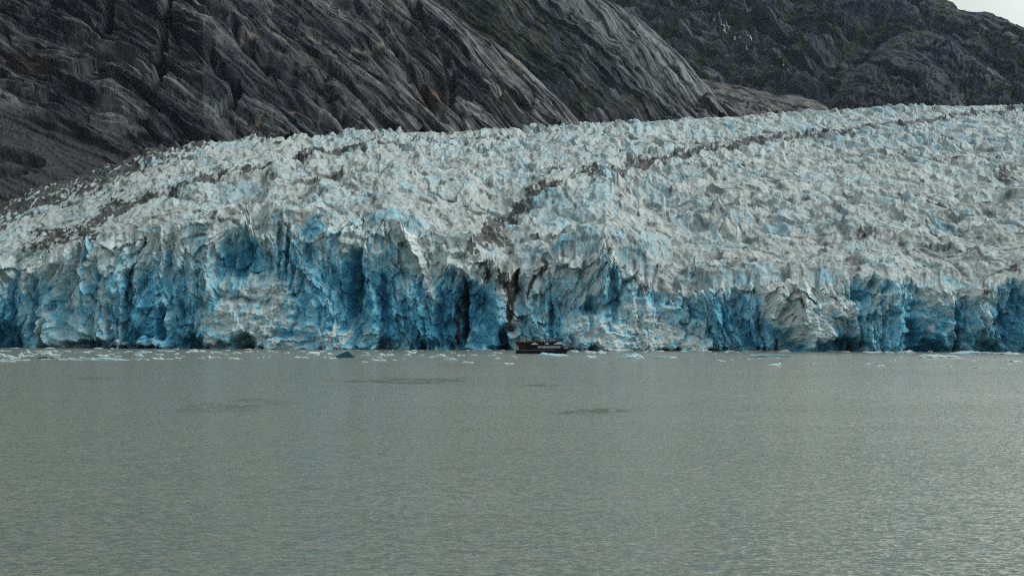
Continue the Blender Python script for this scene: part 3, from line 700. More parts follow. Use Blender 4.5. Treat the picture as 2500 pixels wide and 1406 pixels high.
# ----------------------------------------------------------------------------- floating ice
from mathutils import noise as mnoise
def berg_mesh(name, mat, seed, subdiv=3, rough=0.35, sharp=0.0, profile=None, depth=0.55):
    """a lump 2 wide, about 1 high above the water, with a keel; profile(x) gives the height of its back"""
    bm = bmesh.new(); bmesh.ops.create_icosphere(bm, subdivisions=subdiv, radius=1.0)
    off = Vector((seed * 3.7, seed * 1.3, seed * 2.1))
    for v in bm.verts:
        p = v.co.copy()
        n = mnoise.fractal(p * 1.3 + off, 1.0, 2.0, 4) + 0.5 * mnoise.noise(p * 4 + off)
        x = p.x * (1 + 0.10 * n)
        y = p.y * depth * (1 + 0.35 * n)
        z = max(p.z, -0.3)
        h = profile(p.x) if profile else 1.0
        if p.z > 0:
            z = (p.z ** (0.75 - 0.3 * sharp)) * h * (1 + rough * n)
        v.co = (x, y, z)
    me = bpy.data.meshes.new(name); bm.to_mesh(me); bm.free(); me.materials.append(mat)
    return me
def prof(*pts):
    return lambda x: float(np.interp(x, [p[0] for p in pts], [p[1] for p in pts]))
LUMPS = [berg_mesh('ice_floe', M_BERG, i, 3, 0.5, 0.3, p) for i, p in enumerate((
    prof((-1, .3), (-.4, .6), (.1, 1), (.6, .5), (1, .2)), prof((-1, .2), (-.6, .9), (-.1, .5), (.4, .8), (1, .3)), prof((-1, .4), (0, .55), (.5, 1), (.8, .6), (1, .2)),
    prof((-1, .6), (-.5, 1), (0, .5), (1, .25)), prof((-1, .15), (.2, .3), (.35, 1), (.6, .35), (1, .15)), prof((-1, .8), (0, .9), (1, .7))))]
BLUES = [berg_mesh('ice_floe', M_BERGBLUE, 20 + i, 3, 0.4, 0.2, p) for i, p in enumerate((prof((-1, .3), (-.3, .9), (.3, .7), (1, .3)), prof((-1, .7), (-.3, 1), (.4, .8), (1, .5))))]
GREYS = [berg_mesh('ice_floe', M_BERGGREY, 30, 3, 0.3, 0.2, prof((-1, .6), (0, 1), (1, .6))), berg_mesh('ice_floe', M_BERGGREY, 31, 3, 0.4, 0.2, prof((-1, .3), (.2, 1), (1, .4)))]
TINY = [berg_mesh('ice_floe', M_BERG, 40 + i, 2, 0.5, 0.3) for i in range(5)]
DIRTS = [berg_mesh('ice_floe', M_BERGDIRT, 50, 3, 0.5, 0.3)]
KIND = {'w': LUMPS, 'b': BLUES, 'g': GREYS, 't': TINY, 'd': DIRTS}
nfl = [0]
def floe(px, py, wpx, hpx, k, label, group=None, me=None, depth=1.0, rot=None, name='ice_floe', cat='ice floe'):
    Y = ywater(py); x, _, _ = world(px, py, Y); u = Y / F
    if me is None:
        me = KIND[k][nfl[0] % len(KIND[k])]
    nfl[0] += 1
    o = bpy.data.objects.new(name, me); col.objects.link(o)
    hw = wpx * u / 2
    o.location = (x, Y + hw * 0.5, 0.0)
    o.scale = (hw, hw * depth, hpx * u)
    o.rotation_euler = (0, 0, rot if rot is not None else random.uniform(-0.25, 0.25))
    tag(o, label, cat, group)
    return o

# the ones that can be told apart
def pyramid():
    bm = bmesh.new()
    for p in ((-1, -.05, 0), (-.9, .25, 0), (.2, .55, 0), (1, .1, 0), (.75, -.2, 0), (-.2, -.4, 0), (.18, .0, .52), (.34, .06, .53), (-.32, .02, .30), (.55, -.02, .36), (-.62, 0, .13),
              (-.8, 0, -.15), (.8, 0, -.15), (0, .3, -.15), (0, -.3, -.15)):
        bm.verts.new(p)
    bmesh.ops.convex_hull(bm, input=bm.verts)
    bmesh.ops.subdivide_edges(bm, edges=bm.edges[:], cuts=2, use_grid_fill=True)
    for v in bm.verts:
        n = mnoise.noise(v.co * 4.0) * 0.03 + mnoise.noise(v.co * 11.0) * 0.012
        v.co += Vector((n, n * .6, n))
    me = bpy.data.meshes.new('iceberg'); bm.to_mesh(me); bm.free(); me.materials.append(M_BERGDARK); return me
o = floe(839, 873.2, 58, 1, 'w', 'dark teal pyramid shaped iceberg floating left of the boat', None, pyramid(), 1.0, 0.0, 'iceberg', 'iceberg')
o.scale = (o.scale[0],) * 3
boat_berg = berg_mesh('iceberg', M_BERGBLUE, 61, 4, 0.22, 0.2, prof((-1, .25), (-.75, .55), (-.6, 1.0), (-.4, .92), (-.25, .55), (0, .62), (.3, .45), (.7, .5), (1, .2)), 0.4)
floe(1347, 869, 82, 9.5, 'b', 'long pale blue iceberg lying right in front of the boat hull', None, boat_berg, 0.8, 0.03, 'iceberg', 'iceberg')
floe(1541, 875.5, 70, 13, 'b', 'large rounded cyan iceberg right of the boat', None, berg_mesh('iceberg', M_BERGBLUE, 64, 4, 0.18, 0.2, prof((-1, .2), (-.6, .45), (-.4, .8), (-.1, .75), (.3, 1), (.6, .8), (1, .25)), .5), 0.9, 0.0, 'iceberg', 'iceberg')
floe(1625, 873.5, 60, 4.6, 'g', 'low grey blue sunken floe just right of the large cyan iceberg', None, GREYS[0])
floe(1441, 873.5, 34, 8, 'w', 'white iceberg with two humps between the boat and the large cyan iceberg', None, berg_mesh('iceberg', M_BERG, 66, 3, 0.25, 0.2, prof((-1, .2), (-.6, .7), (-.2, .7), (.3, .55), (.5, 1), (.8, .6), (1, .2))), 0.9, 0.0, 'iceberg', 'iceberg')
floe(1442, 862.5, 30, 8, 'w', 'white iceberg behind the two humped one, just right of the boat bow', None, None, 1.0, None, 'iceberg', 'iceberg')
floe(1468, 862.5, 26, 7, 'w', 'knobbly white iceberg touching the right end of its white neighbour off the bow', None, None, 1.0, None, 'iceberg', 'iceberg')
slab = bmesh.new()
bmesh.ops.create_cube(slab, size=2.0); bmesh.ops.subdivide_edges(slab, edges=slab.edges[:], cuts=7, use_grid_fill=True)
for v in slab.verts:
    n = mnoise.fractal(Vector((v.co.x * 3, v.co.y * 2, v.co.z)), 1, 2, 3)
    z = (v.co.z + 1) / 2
    v.co = (v.co.x * (1 + .02 * n), v.co.y * .22 * (1 + .3 * n), (z * 1.15 - .15) * (0.85 + 0.12 * n - 0.12 * v.co.x + (0.15 if v.co.x < -.6 else 0)))
sme = bpy.data.meshes.new('iceberg'); slab.to_mesh(sme); slab.free(); sme.materials.append(M_BERGBLUE)
floe(1888, 872.5, 108, 5.6, 'b', 'long flat topped cyan ice slab like a plank', None, sme, 1.0, 0.0, 'iceberg', 'iceberg')
floe(1885, 860, 106, 9.5, 'd', 'long dark dirty iceberg with a rubbly mound at each end, near the cliff', None, berg_mesh('iceberg', M_BERGDIRT, 71, 4, 0.35, 0.2, prof((-1, .5), (-.85, .7), (-.6, .5), (-.45, .28), (.4, .25), (.55, .6), (.75, 1.05), (.95, .4), (1, .2)), .2), 0.5, 0.0, 'iceberg', 'iceberg')
floe(1893, 893.5, 32, 11, 'w', 'pale floe with an upright horn at its right end, below the flat slab', None, berg_mesh('iceberg', M_BERG, 73, 3, 0.15, 0.3, prof((-1, .2), (-.5, .45), (.4, .5), (.7, 1.0), (.9, .95), (1, .3))), 0.8, 0.0, 'iceberg', 'iceberg')
floe(2300, 874.5, 106, 12, 'w', 'long white iceberg with a tall left hump, far right of the bay', None, berg_mesh('iceberg', M_BERG, 75, 4, 0.2, 0.2, prof((-1, .3), (-.75, 1), (-.55, .8), (-.35, .75), (-.1, .85), (.2, .5), (.6, .6), (.85, .5), (1, .2)), .35), 0.7, 0.0, 'iceberg', 'iceberg')
floe(2216, 861.5, 48, 7, 'g', 'grey blue double humped iceberg against the dark cave on the right', None, berg_mesh('iceberg', M_BERGGREY, 77, 3, 0.2, 0.2, prof((-1, .2), (-.5, .8), (-.1, .7), (.3, 1), (.7, .5), (1, .2))), 0.8, 0.0, 'iceberg', 'iceberg')
floe(2362, 863, 78, 6.5, 'g', 'broad pale blue iceberg close under the right hand cliff', None, berg_mesh('iceberg', M_BERGBLUE, 79, 3, 0.15, 0.1, prof((-1, .2), (-.4, .8), (.3, 1), (.6, .7), (1, .2))), 0.7, 0.0, 'iceberg', 'iceberg')
floe(2272, 860.5, 14, 4, 'd', 'small brown dirty ice lump between two pale icebergs under the right hand cliff')
floe(763, 866.5, 34, 9, 'w', 'blocky white iceberg left of the dark pyramid', None, berg_mesh('iceberg', M_BERG, 81, 3, 0.2, 0.2, prof((-1, .5), (-.6, 1), (.2, .9), (.7, 1), (1, .5))), 0.8, 0.0, 'iceberg', 'iceberg')
floe(469, 858.5, 30, 7, 'w', 'white wedge shaped iceberg close to the cliff, left of the cave', None, berg_mesh('iceberg', M_BERG, 83, 3, 0.1, 0.3, prof((-1, .15), (-.2, .6), (.45, 1), (.8, .6), (1, .2))), 0.8, 0.0, 'iceberg', 'iceberg')
floe(506, 874.5, 24, 8, 'w', 'white floe with a sharp peak, below the wedge shaped iceberg', None, LUMPS[4])
floe(108, 875, 40, 3.4, 'w', 'dark sunken floe among the white ice at the left edge', None, berg_mesh('ice_floe', M_BERGDARK, 85, 3, 0.4), 0.6, 0.0)
floe(51, 870, 20, 8, 'w', 'small upright white iceberg in the crowded ice at the left edge', None, LUMPS[0], 1, 0, 'iceberg', 'iceberg')
floe(113, 865, 31, 6, 'w', 'pale cyan iceberg with a rounded top, right of the upright one at the left edge', None, LUMPS[2], 1, 0, 'iceberg', 'iceberg')
floe(337, 870.5, 30, 7, 'b', 'blue tinted iceberg in the left ice band', None, BLUES[0], 1, 0, 'iceberg', 'iceberg')
floe(258, 879, 78, 5.5, 'b', 'wide flat pale blue floe in the left ice band', None, BLUES[1], .5, 0)
floe(382, 877, 36, 6, 'w', 'jagged white floe at the right end of the left ice band', None, LUMPS[1], .8, 0)
floe(14, 883.5, 44, 4.6, 'w', 'nearest flat white floe at the left edge of the ice', None, LUMPS[5], .6, 0)
floe(1077, 869.5, 25, 5.4, 'b', 'smooth pale blue floe between the dark pyramid and the boat', None, BLUES[1])
floe(922, 880.5, 44, 5, 'w', 'long white floe just right of and nearer than the dark pyramid', None, LUMPS[1], .6, 0)
floe(1102, 879, 33, 5, 'b', 'arched pale floe left of the boat, nearer than the others there', None, BLUES[0], .7, 0)
floe(1143, 885.5, 28, 4, 'w', 'flat white floe lying nearest the camera left of the boat', None, LUMPS[5], .7, 0)
floe(1241, 889, 30, 5, 'w', 'lumpy white floe nearest the camera below the boat stern', None, LUMPS[1], .6, 0)
floe(1256, 871.5, 16, 4, 'w', 'small white floe close below the boat stern', None, LUMPS[3])
floe(2119, 890.5, 17, 5, 'w', 'small white floe out in open water right of the horned floe', None, LUMPS[2])
floe(2151, 895.5, 20, 3.6, 'w', 'flat white floe right beside and nearer than its small white neighbour in open water', None, LUMPS[5])
floe(2307, 894.5, 42, 3, 'g', 'thin grey blue floe out in front of the long white iceberg', None, GREYS[1], .6, 0)
floe(2386, 898.5, 22, 3.6, 'g', 'dark grey floe, the nearest one on the right', None, GREYS[0], .7, 0)
LEFT = 'loose ice in the band at the left'; MID = 'loose ice between the dark pyramid and the boat'; MIDL = 'loose ice between the left band and the dark pyramid'; RIGHT = 'loose ice right of the boat'; FOOT = 'ice scraps along the foot of the cliff'
LBL = {LEFT: 'low white floe in the crowded ice band at the left edge', MIDL: 'scattered white floe between the left ice band and the dark pyramid', MID: 'scattered white floe between the dark pyramid and the boat',
       RIGHT: 'scattered pale floe on open water right of the boat', FOOT: 'tiny white ice scrap right at the foot of the cliff'}
for px, py, wd, h, g in ((61, 857.5, 26, 4, LEFT), (16, 871, 30, 6, LEFT), (133, 858.5, 18, 4, LEFT), (248, 869.5, 36, 5, LEFT), (265, 858.5, 12, 3, LEFT), (315, 858.5, 20, 3, LEFT), (155, 857.5, 5, 3, LEFT), (355, 860, 30, 4, LEFT),
                         (493, 858.5, 20, 4, MIDL), (520, 860, 25, 3, MIDL), (430, 865, 15, 4, MIDL), (433, 874.5, 20, 4, MIDL), (490, 874.5, 18, 4, MIDL), (533, 873, 10, 3, MIDL), (577, 876.5, 22, 4, MIDL), (585, 863, 10, 3, MIDL), (607, 859.5, 14, 3, MIDL),
                         (629, 874, 8, 2.5, MIDL), (641, 873, 8, 3, MIDL), (735, 873.5, 36, 4, MIDL), (804, 864.5, 18, 4, MIDL), (810, 875, 26, 4, MIDL), (700, 862, 16, 3, MIDL), (660, 858.5, 20, 3, MIDL),
                         (893, 867.5, 26, 4, MID), (897, 862, 10, 3, MID), (932, 867, 22, 5, MID), (951, 867.5, 22, 5, MID), (994, 867.5, 18, 5, MID), (1002, 860, 32, 5, MID), (1028, 868, 16, 3, MID), (1106, 861.5, 14, 2.4, MID), (1120, 868.5, 14, 3, MID), (1131, 868.5, 12, 3, MID),
                         (963, 880, 12, 3, MID), (890, 884, 18, 3, MID), (1201, 868, 26, 3, MID), (1215, 862, 24, 3, MID), (1214, 875, 18, 2.5, MID),
                         (1401, 857.5, 26, 4, RIGHT), (1615, 858, 16, 3, RIGHT), (1761, 881.5, 24, 4, RIGHT), (1745, 863.5, 12, 3, RIGHT), (1731, 859, 14, 4, RIGHT), (1670, 858, 22, 3, RIGHT), (1773, 860, 12, 4, RIGHT), (1787, 879, 10, 2.4, RIGHT), (2040, 858, 66, 4, RIGHT),
                         (2067, 866.5, 16, 3, RIGHT), (2173, 861.5, 24, 4.5, RIGHT), (2130, 861, 44, 3, RIGHT), (2466, 864.5, 62, 5, RIGHT), (2376, 881, 14, 3, RIGHT), (2480, 882.5, 40, 4, RIGHT), (2182, 881, 22, 3, RIGHT), (2420, 862, 30, 3, RIGHT)):
    floe(px, py, wd, h, 'w', LBL[g], g)
for k in range(70):       # crowded at the left, thinning out to the right
    py = random.choice((857.5, 859, 862, 866, 870, 873, 876, 877, 879, 880)) + random.uniform(-1, 1.5)
    px = random.uniform(-20, 420) * (1 if py > 868 else 1.02)
    floe(px, py, random.uniform(7, 34), random.uniform(1.4, 3.4), 'w' if k % 3 else 't', LBL[LEFT], LEFT, depth=0.6)
for k in range(50):
    px = random.uniform(400, 1250)
    if 800 < px < 880: continue
    g = MIDL if px < 820 else MID
    floe(px, 855.5 + random.random() ** 1.6 * 24, random.uniform(4, 18), random.uniform(1.0, 2.4), 't', LBL[g], g, depth=0.7)
for k in range(34):
    px = random.uniform(1400, 2500)
    floe(px, 859 + random.random() ** 1.3 * 36, random.uniform(4, 16), random.uniform(0.9, 2.0), 't', LBL[RIGHT], RIGHT, depth=0.7)
for k in range(40):
    px = random.uniform(0, 2500)
    b = float(lerp(px, FRONT))
    floe(px, b + random.uniform(0.6, 2.0), random.uniform(5, 26), random.uniform(1.0, 2.6), 't', LBL[FOOT], FOOT, depth=0.5)

# ----------------------------------------------------------------------------- tour boat
M_HULL = plain('dark_hull_paint', (0.014, 0.016, 0.020), 0.6, 0.35, 0.6)
M_CABIN = plain('black_cabin_paint', (0.004, 0.004, 0.005), 0.7, 0.3, 0.8)
M_DECK = plain('dark_deck', (0.02, 0.022, 0.026), 0.6, 0.2, 2)
M_WHITE = plain('off_white_paint', (0.52, 0.52, 0.47), 0.5, 0.08, 1.5)
M_PALE = plain('worn_pale_metal', (0.16, 0.17, 0.17), 0.5, 0.25, 2)
M_RAIL = plain('dark_rail', (0.03, 0.033, 0.04), 0.4, 0.2, 2)
M_PANE = plain('window_glass', (0.22, 0.34, 0.39), 0.15, 0.5, 0.9)
M_FRAME = plain('window_frame', (0.01, 0.01, 0.012), 0.5, 0.1, 2)
def box(bm, x0, x1, y0, y1, z0, z1, sk=0.0):
    """sk leans the front (x1) face back at its top"""
    v = [bm.verts.new(p) for p in ((x0, y0, z0), (x1, y0, z0), (x1, y1, z0), (x0, y1, z0), (x0, y0, z1), (x1 - sk, y0, z1), (x1 - sk, y1, z1), (x0, y1, z1))]
    for f in ((0, 3, 2, 1), (4, 5, 6, 7), (0, 1, 5, 4), (1, 2, 6, 5), (2, 3, 7, 6), (3, 0, 4, 7)): bm.faces.new([v[i] for i in f])
def part(name, bm, mat, parent, bev=0.0, label=None):
    if bev: bmesh.ops.bevel(bm, geom=bm.edges[:], offset=bev, segments=2, affect='EDGES')
    bmesh.ops.recalc_face_normals(bm, faces=bm.faces[:])
    me = bpy.data.meshes.new(name); bm.to_mesh(me); bm.free(); me.materials.append(mat)
    o = bpy.data.objects.new(name, me); col.objects.link(o); o.parent = parent
    if label: o['label'] = label
    return o
def build_boat():
    B = bpy.data.objects.new('tour_boat', None); col.objects.link(B)
    tag(B, 'dark two deck tour boat crowded with people in front of the ice cliff', 'boat')
    # hull lofted from stern to a raked bow
    bm = bmesh.new(); rows = []
    for i in range(25):
        s = i / 24
        hb = 3.2 * (1 - max(0, (s - 0.62) / 0.38) ** 2.2) + 0.03
        zd = 1.62 + 0.50 * max(0, (s - 0.55) / 0.45) ** 1.5
        r = []
        for (fy, fz) in ((1.0, 1), (1.0, 0.86), (0.97, 0.45), (0.9, 0.05), (0.62, -0.28), (0, -0.36), (-0.62, -0.28), (-0.9, 0.05), (-0.97, 0.45), (-1, 0.86), (-1, 1)):
            z = zd * fz
            x = -11.4 + s * (21.4 + 1.7 * max(0, z) / 2.1)
            r.append(bm.verts.new((x, hb * fy * (1 if fz > 0.8 else 1 - 0.25 * s ** 3), z)))
        rows.append(r)
    for a, b in zip(rows, rows[1:]):
        for k in range(10): bm.faces.new((a[k], a[k + 1], b[k + 1], b[k]))
        bm.faces.new((a[10], a[0], b[0], b[10]))
    bm.faces.new(rows[0][::-1])
    hull = part('hull', bm, M_HULL, B)
    for f in hull.data.polygons: f.use_smooth = False
    for s in (-1, 1):
        bm = bmesh.new(); box(bm, -11.3, 5.0, s * 3.22 - 0.05, s * 3.22 + 0.05, 1.42, 1.56); part('rubbing_strake', bm, M_PALE, hull)
    bm = bmesh.new(); box(bm, -12.3, -11.4, -2.4, 2.4, 0.25, 0.42); part('swim_platform', bm, M_PALE, B, 0.03)
    bm = bmesh.new()
    for y in (-2.3, -1.2, 0, 1.2, 2.3): box(bm, -11.5, -11.43, y - .03, y + .03, 0.4, 2.5)
    box(bm, -11.5, -11.43, -2.33, 2.33, 2.44, 2.5); box(bm, -11.5, -11.43, -2.33, 2.33, 1.9, 1.95); part('stern_rail', bm, M_PALE, B)
    # foredeck rail and anchor locker
    bm = bmesh.new(); box(bm, 9.4, 10.6, -0.5, 0.5, 2.0, 2.32); part('anchor_locker', bm, M_WHITE, B, 0.05)
    # cabin
    bm = bmesh.new(); box(bm, -10.2, 9.0, -2.85, 2.85, 1.58, 3.58, 0.85); part('cabin', bm, M_CABIN, B, 0.04)
    # windows along both sides, one at the front
    n = 9; x0, x1 = -2.3, 7.6; wd = (x1 - x0) / n
    for s in (-1, 1):
        for k in range(n):
            a = x0 + k * wd + 0.09; b = x0 + (k + 1) * wd - 0.09
            bm = bmesh.new(); box(bm, a - .05, b + .05, s * 2.86 - .03, s * 2.86 + .03, 2.23, 3.37); fr = part('window', bm, M_FRAME, B)
            bm = bmesh.new(); box(bm, a, b, s * 2.895 - .012, s * 2.895 + .012, 2.28, 3.32); part('pane', bm, M_PANE, fr)
        bm = bmesh.new(); box(bm, -8.6, -7.7, s * 2.87 - .03, s * 2.87 + .03, 1.62, 3.4); dr = part('door', bm, M_DECK, B)
        bm = bmesh.new(); box(bm, -7.9, -7.82, s * 2.92 - .03, s * 2.92 + .03, 2.45, 2.6); part('handle', bm, M_PALE, dr)
    for y in (-2.0, 0, 2.0):
        bm = bmesh.new()
        v = [bm.verts.new(p) for p in ((8.74, y - .85, 2.3), (8.74, y + .85, 2.3), (8.32, y + .85, 3.3), (8.32, y - .85, 3.3))]
        bm.faces.new(v); r = bmesh.ops.extrude_face_region(bm, geom=bm.faces[:]); bmesh.ops.translate(bm, vec=(0.05, 0, 0.02), verts=[e for e in r['geom'] if isinstance(e, bmesh.types.BMVert)])
        part('windscreen', bm, M_PANE, B)
    # upper deck and its bulwark
    bm = bmesh.new(); box(bm, -11.4, 8.35, -3.1, 3.1, 3.6, 3.85); part('upper_deck', bm, M_DECK, B, 0.03)
    for s in (-1, 1):
        bm = bmesh.new(); box(bm, -11.35, 8.3, s * 3.05 - .04, s * 3.05 + .04, 3.86, 4.62, 0.25); bw = part('bulwark', bm, M_CABIN, B)
        y0 = s * 3.115
        for pts in (((-5.3, 3.9), (-1.6, 3.9), (-2.4, 4.25), (-3.0, 4.55), (-3.5, 4.72), (-4.2, 4.5), (-4.8, 4.1)),
                    ((0.6, 3.9), (2.5, 3.9), (2.4, 4.3), (2.1, 4.68), (1.6, 4.5)),
                    ((5.0 - 0.6, 3.9), (8.25, 3.9), (8.0, 4.95), (6.4, 4.92), (5.9, 4.6))):
            bm = bmesh.new(); v = [bm.verts.new((x, y0 - .02, z)) for x, z in pts]; bm.faces.new(v)
            r = bmesh.ops.extrude_face_region(bm, geom=bm.faces[:]); bmesh.ops.translate(bm, vec=(0, .04, 0), verts=[e for e in r['geom'] if isinstance(e, bmesh.types.BMVert)])
            part('mountain_emblem', bm, M_WHITE, bw)
        bm = bmesh.new(); box(bm, -11.35, 8.0, s * 3.05 - .03, s * 3.05 + .03, 4.96, 5.02)
        for k in range(15): box(bm, -11.35 + k * 1.36, -11.3 + k * 1.36, s * 3.05 - .025, s * 3.05 + .025, 4.6, 4.96)
        part('upper_rail', bm, M_RAIL, B)
    bm = bmesh.new(); box(bm, -11.36, -11.3, -3.0, 3.0, 3.86, 4.95); part('aft_bulwark', bm, M_CABIN, B)
    bm = bmesh.new(); box(bm, 8.0, 8.3, -3.0, 3.0, 3.86, 4.95, 0.2); part('front_bulwark', bm, M_WHITE, B)
    # canopy over the front half, sloping gently, on posts
    bm = bmesh.new()
    v = [bm.verts.new(p) for p in ((-2.3, -3.1, 5.98), (8.9, -3.1, 6.22), (8.9, 3.1, 6.22), (-2.3, 3.1, 5.98))]
    bm.faces.new(v); r = bmesh.ops.extrude_face_region(bm, geom=bm.faces[:]); bmesh.ops.translate(bm, vec=(0, 0, .2), verts=[e for e in r['geom'] if isinstance(e, bmesh.types.BMVert)])
    part('canopy', bm, M_DECK, B, 0.03)
    for s in (-1, 1):
        for x in (-2.1, 0.5, 3.1, 5.7):
            bm = bmesh.new(); box(bm, x - .05, x + .05, s * 2.95 - .05, s * 2.95 + .05, 4.6, 6.02 + 0.02 * (x + 2)); part('canopy_post', bm, M_RAIL, B)
        bm = bmesh.new()
        v = [bm.verts.new(p) for p in ((7.7, s * 2.95 - .05, 4.9), (8.0, s * 2.95 - .05, 4.9), (8.7, s * 2.95 - .05, 6.2), (8.4, s * 2.95 - .05, 6.2))]
        bm.faces.new(v); r = bmesh.ops.extrude_face_region(bm, geom=bm.faces[:]); bmesh.ops.translate(bm, vec=(0, .1, 0), verts=[e for e in r['geom'] if isinstance(e, bmesh.types.BMVert)])
        part('canopy_post', bm, M_RAIL, B)
    return B
BOAT = build_boat()
BY = ywater(863.0)
BOAT.location = ((1325.5 - 1250) / F * BY, BY + 3.2, 0.0)
BOAT.rotation_euler = (0, math.radians(-0.35), 0)

# people: one continuous skinned body each
SKIN = plain('skin', (0.35, 0.22, 0.16), 0.6, 0.1, 3); TROUSER = plain('dark_trousers', (0.02, 0.022, 0.03), 0.8, 0.2, 4); HAIRM = plain('dark_hat', (0.02, 0.018, 0.018), 0.8, 0.2, 4)
COATS = {'black': (0.012, 0.012, 0.015), 'navy': (0.015, 0.025, 0.06), 'grey': (0.10, 0.11, 0.12), 'orange': (0.42, 0.13, 0.02), 'magenta': (0.26, 0.02, 0.09), 'white': (0.45, 0.46, 0.46), 'red': (0.25, 0.03, 0.025)}
COATM = {k: plain(k + '_jacket', v, 0.75, 0.2, 4) for k, v in COATS.items()}
def body_mesh(pose):
    V = [(0, 0, .92), (0, 0, 1.15), (0, 0, 1.36), (0, -.01, 1.50), (0, -.03, 1.60), (0, -.03, 1.70)]
    R = [.15, .14, .17, .065, .098, .085]
    E = [(0, 1), (1, 2), (2, 3), (3, 4), (4, 5)]
    def chain(start, pts, rad):
        p = start
        for c, r in zip(pts, rad):
            V.append(c); R.append(r); E.append((p, len(V) - 1)); p = len(V) - 1
    for s in (-1, 1):
        chain(0, [(s * .10, 0, .84), (s * .11, -.02, .48), (s * .12, .02, .09), (s * .12, -.12, .04)], (.10, .07, .05, .045))
        if pose == 0: arm = [(s * .20, 0, 1.40), (s * .26, .02, 1.14), (s * .24, -.08, .90), (s * .23, -.11, .80)]
        elif pose == 1: arm = [(s * .20, 0, 1.40), (s * .27, -.08, 1.18), (s * .12, -.26, 1.50), (s * .07, -.22, 1.60)]
        else: arm = [(s * .20, 0, 1.40), (s * .25, -.10, 1.16), (s * .18, -.32, 1.06), (s * .12, -.38, 1.04)]
        chain(2, arm, (.075, .055, .045, .04))
    me = bpy.data.meshes.new('body'); me.from_pydata(V, E, [])
    o = bpy.data.objects.new('body', me); col.objects.link(o)
    sk = o.modifiers.new('skin', 'SKIN'); sk.use_smooth_shade = True
    for i, sv in enumerate(me.skin_vertices[0].data):
        sv.radius = (R[i] * (1.15 if i in (1, 2) else 1), R[i]); sv.use_root = (i == 0)
    ss = o.modifiers.new('sub', 'SUBSURF'); ss.levels = 1; ss.render_levels = 1
    dg = bpy.context.evaluated_depsgraph_get()
    out = bpy.data.meshes.new_from_object(o.evaluated_get(dg))
    bpy.data.objects.remove(o); bpy.data.meshes.remove(me)
    return out
BODIES = {}
for pz in range(3):
    base = body_mesh(pz)
    for cname, cm in COATM.items():
        me = base.copy(); me.name = 'person'
        me.materials.clear()
        for mm in (cm, TROUSER, SKIN, HAIRM): me.materials.append(mm)
        for f in me.polygons:
            c = f.center
            hand = abs(c.x) < .26 and ((pz == 0 and c.z < .86 and abs(c.x) > .19) or (pz == 1 and c.z > 1.54 and c.y < -.15) or (pz == 2 and c.y < -.33))
            f.material_index = 2 if hand else 3 if (c.z > 1.66 or (c.z > 1.56 and c.y > .0)) else 2 if c.z > 1.5 else 0 if c.z > .86 or (abs(c.x) > .19 and c.z > .7) else 1
        BODIES[pz, cname] = me
PG = 'passengers on the boat'
def person(x, y, z, rz, cname, pose, label):
    o = bpy.data.objects.new('person', BODIES[pose, cname]); col.objects.link(o)
    o.location = Vector(BOAT.location) + Vector((x, y, z + 0.0061 * x)); o.rotation_euler = (0, 0, rz)
    k = random.uniform(.95, 1.04); o.scale = (k, k, k)
    tag(o, label, 'person', PG)
ZD = 3.86
for i, x in enumerate((-10.7, -10.1, -9.6)):
    pass
spots = [(-10.9, 'black'), (-10.35, 'orange'), (-9.85, 'black'), (-9.4, 'orange'), (-8.9, 'navy'), (-8.35, 'orange'), (-7.9, 'orange'), (-7.4, 'black'), (-6.9, 'black'), (-6.35, 'navy'), (-5.8, 'black'), (-5.3, 'black'), (-4.75, 'grey'), (-4.25, 'black'), (-3.7, 'navy'), (-3.15, 'black'),
         (-2.6, 'black'), (-2.0, 'grey'), (-1.4, 'navy'), (-0.8, 'white'), (0.1, 'black'), (0.9, 'grey'), (1.5, 'white'), (2.1, 'black'), (2.8, 'white'), (3.4, 'magenta'), (3.9, 'magenta'), (4.6, 'black'), (5.4, 'navy'), (6.1, 'grey'), (6.9, 'black')]
word = {'black': 'black', 'navy': 'navy', 'grey': 'grey', 'orange': 'bright orange', 'magenta': 'magenta', 'white': 'white', 'red': 'red'}
for i, (x, cname) in enumerate(spots):
    where = 'at the near rail of the open aft deck' if x < -2.3 else 'at the near rail under the boat canopy'
    person(x, -2.55 + random.uniform(-.1, .1), ZD, random.uniform(-.5, .5), cname, (2, 1, 0)[i % 3], 'person in %s jacket standing %s' % (word[cname], where))
for i in range(24):
    x = -10.9 + i * 0.70 + random.uniform(-.15, .15)
    cname = random.choice(('black', 'black', 'navy', 'grey', 'red', 'black', 'white'))
    far = i % 2 == 0
    where = ('at the far rail' if far else 'in the middle') + (' of the open aft deck' if x < -2.3 else ' of the deck under the boat canopy')
    person(x, 2.5 if far else 0.2, ZD, math.pi + random.uniform(-.6, .6), cname, (2, 0, 1)[i % 3], 'person in %s jacket standing %s' % (word[cname], where))
# ----------------------------------------------------------------------------- air
def build_haze():
    bm = bmesh.new(); box(bm, -7000, 7000, -600, 7000, -2.0, 2600)
    bmesh.ops.recalc_face_normals(bm, faces=bm.faces[:])
    me = bpy.data.meshes.new('haze'); bm.to_mesh(me); bm.free()
    m = bpy.data.materials.new('haze'); m.use_nodes = True; nt = m.node_tree; nt.nodes.clear()
    out = nt.nodes.new('ShaderNodeOutputMaterial'); v = nt.nodes.new('ShaderNodeVolumePrincipled')
    v.inputs['Color'].default_value = (0.62, 0.80, 1.0, 1); v.inputs['Density'].default_value = HAZE; v.inputs['Anisotropy'].default_value = 0.2
    nt.links.new(v.outputs[0], out.inputs['Volume']); me.materials.append(m)
    o = bpy.data.objects.new('haze', me); col.objects.link(o)
    tag(o, 'thin blue air that pales the far mountains', 'haze', kind='stuff')
HAZE = 1.0e-5
build_haze()
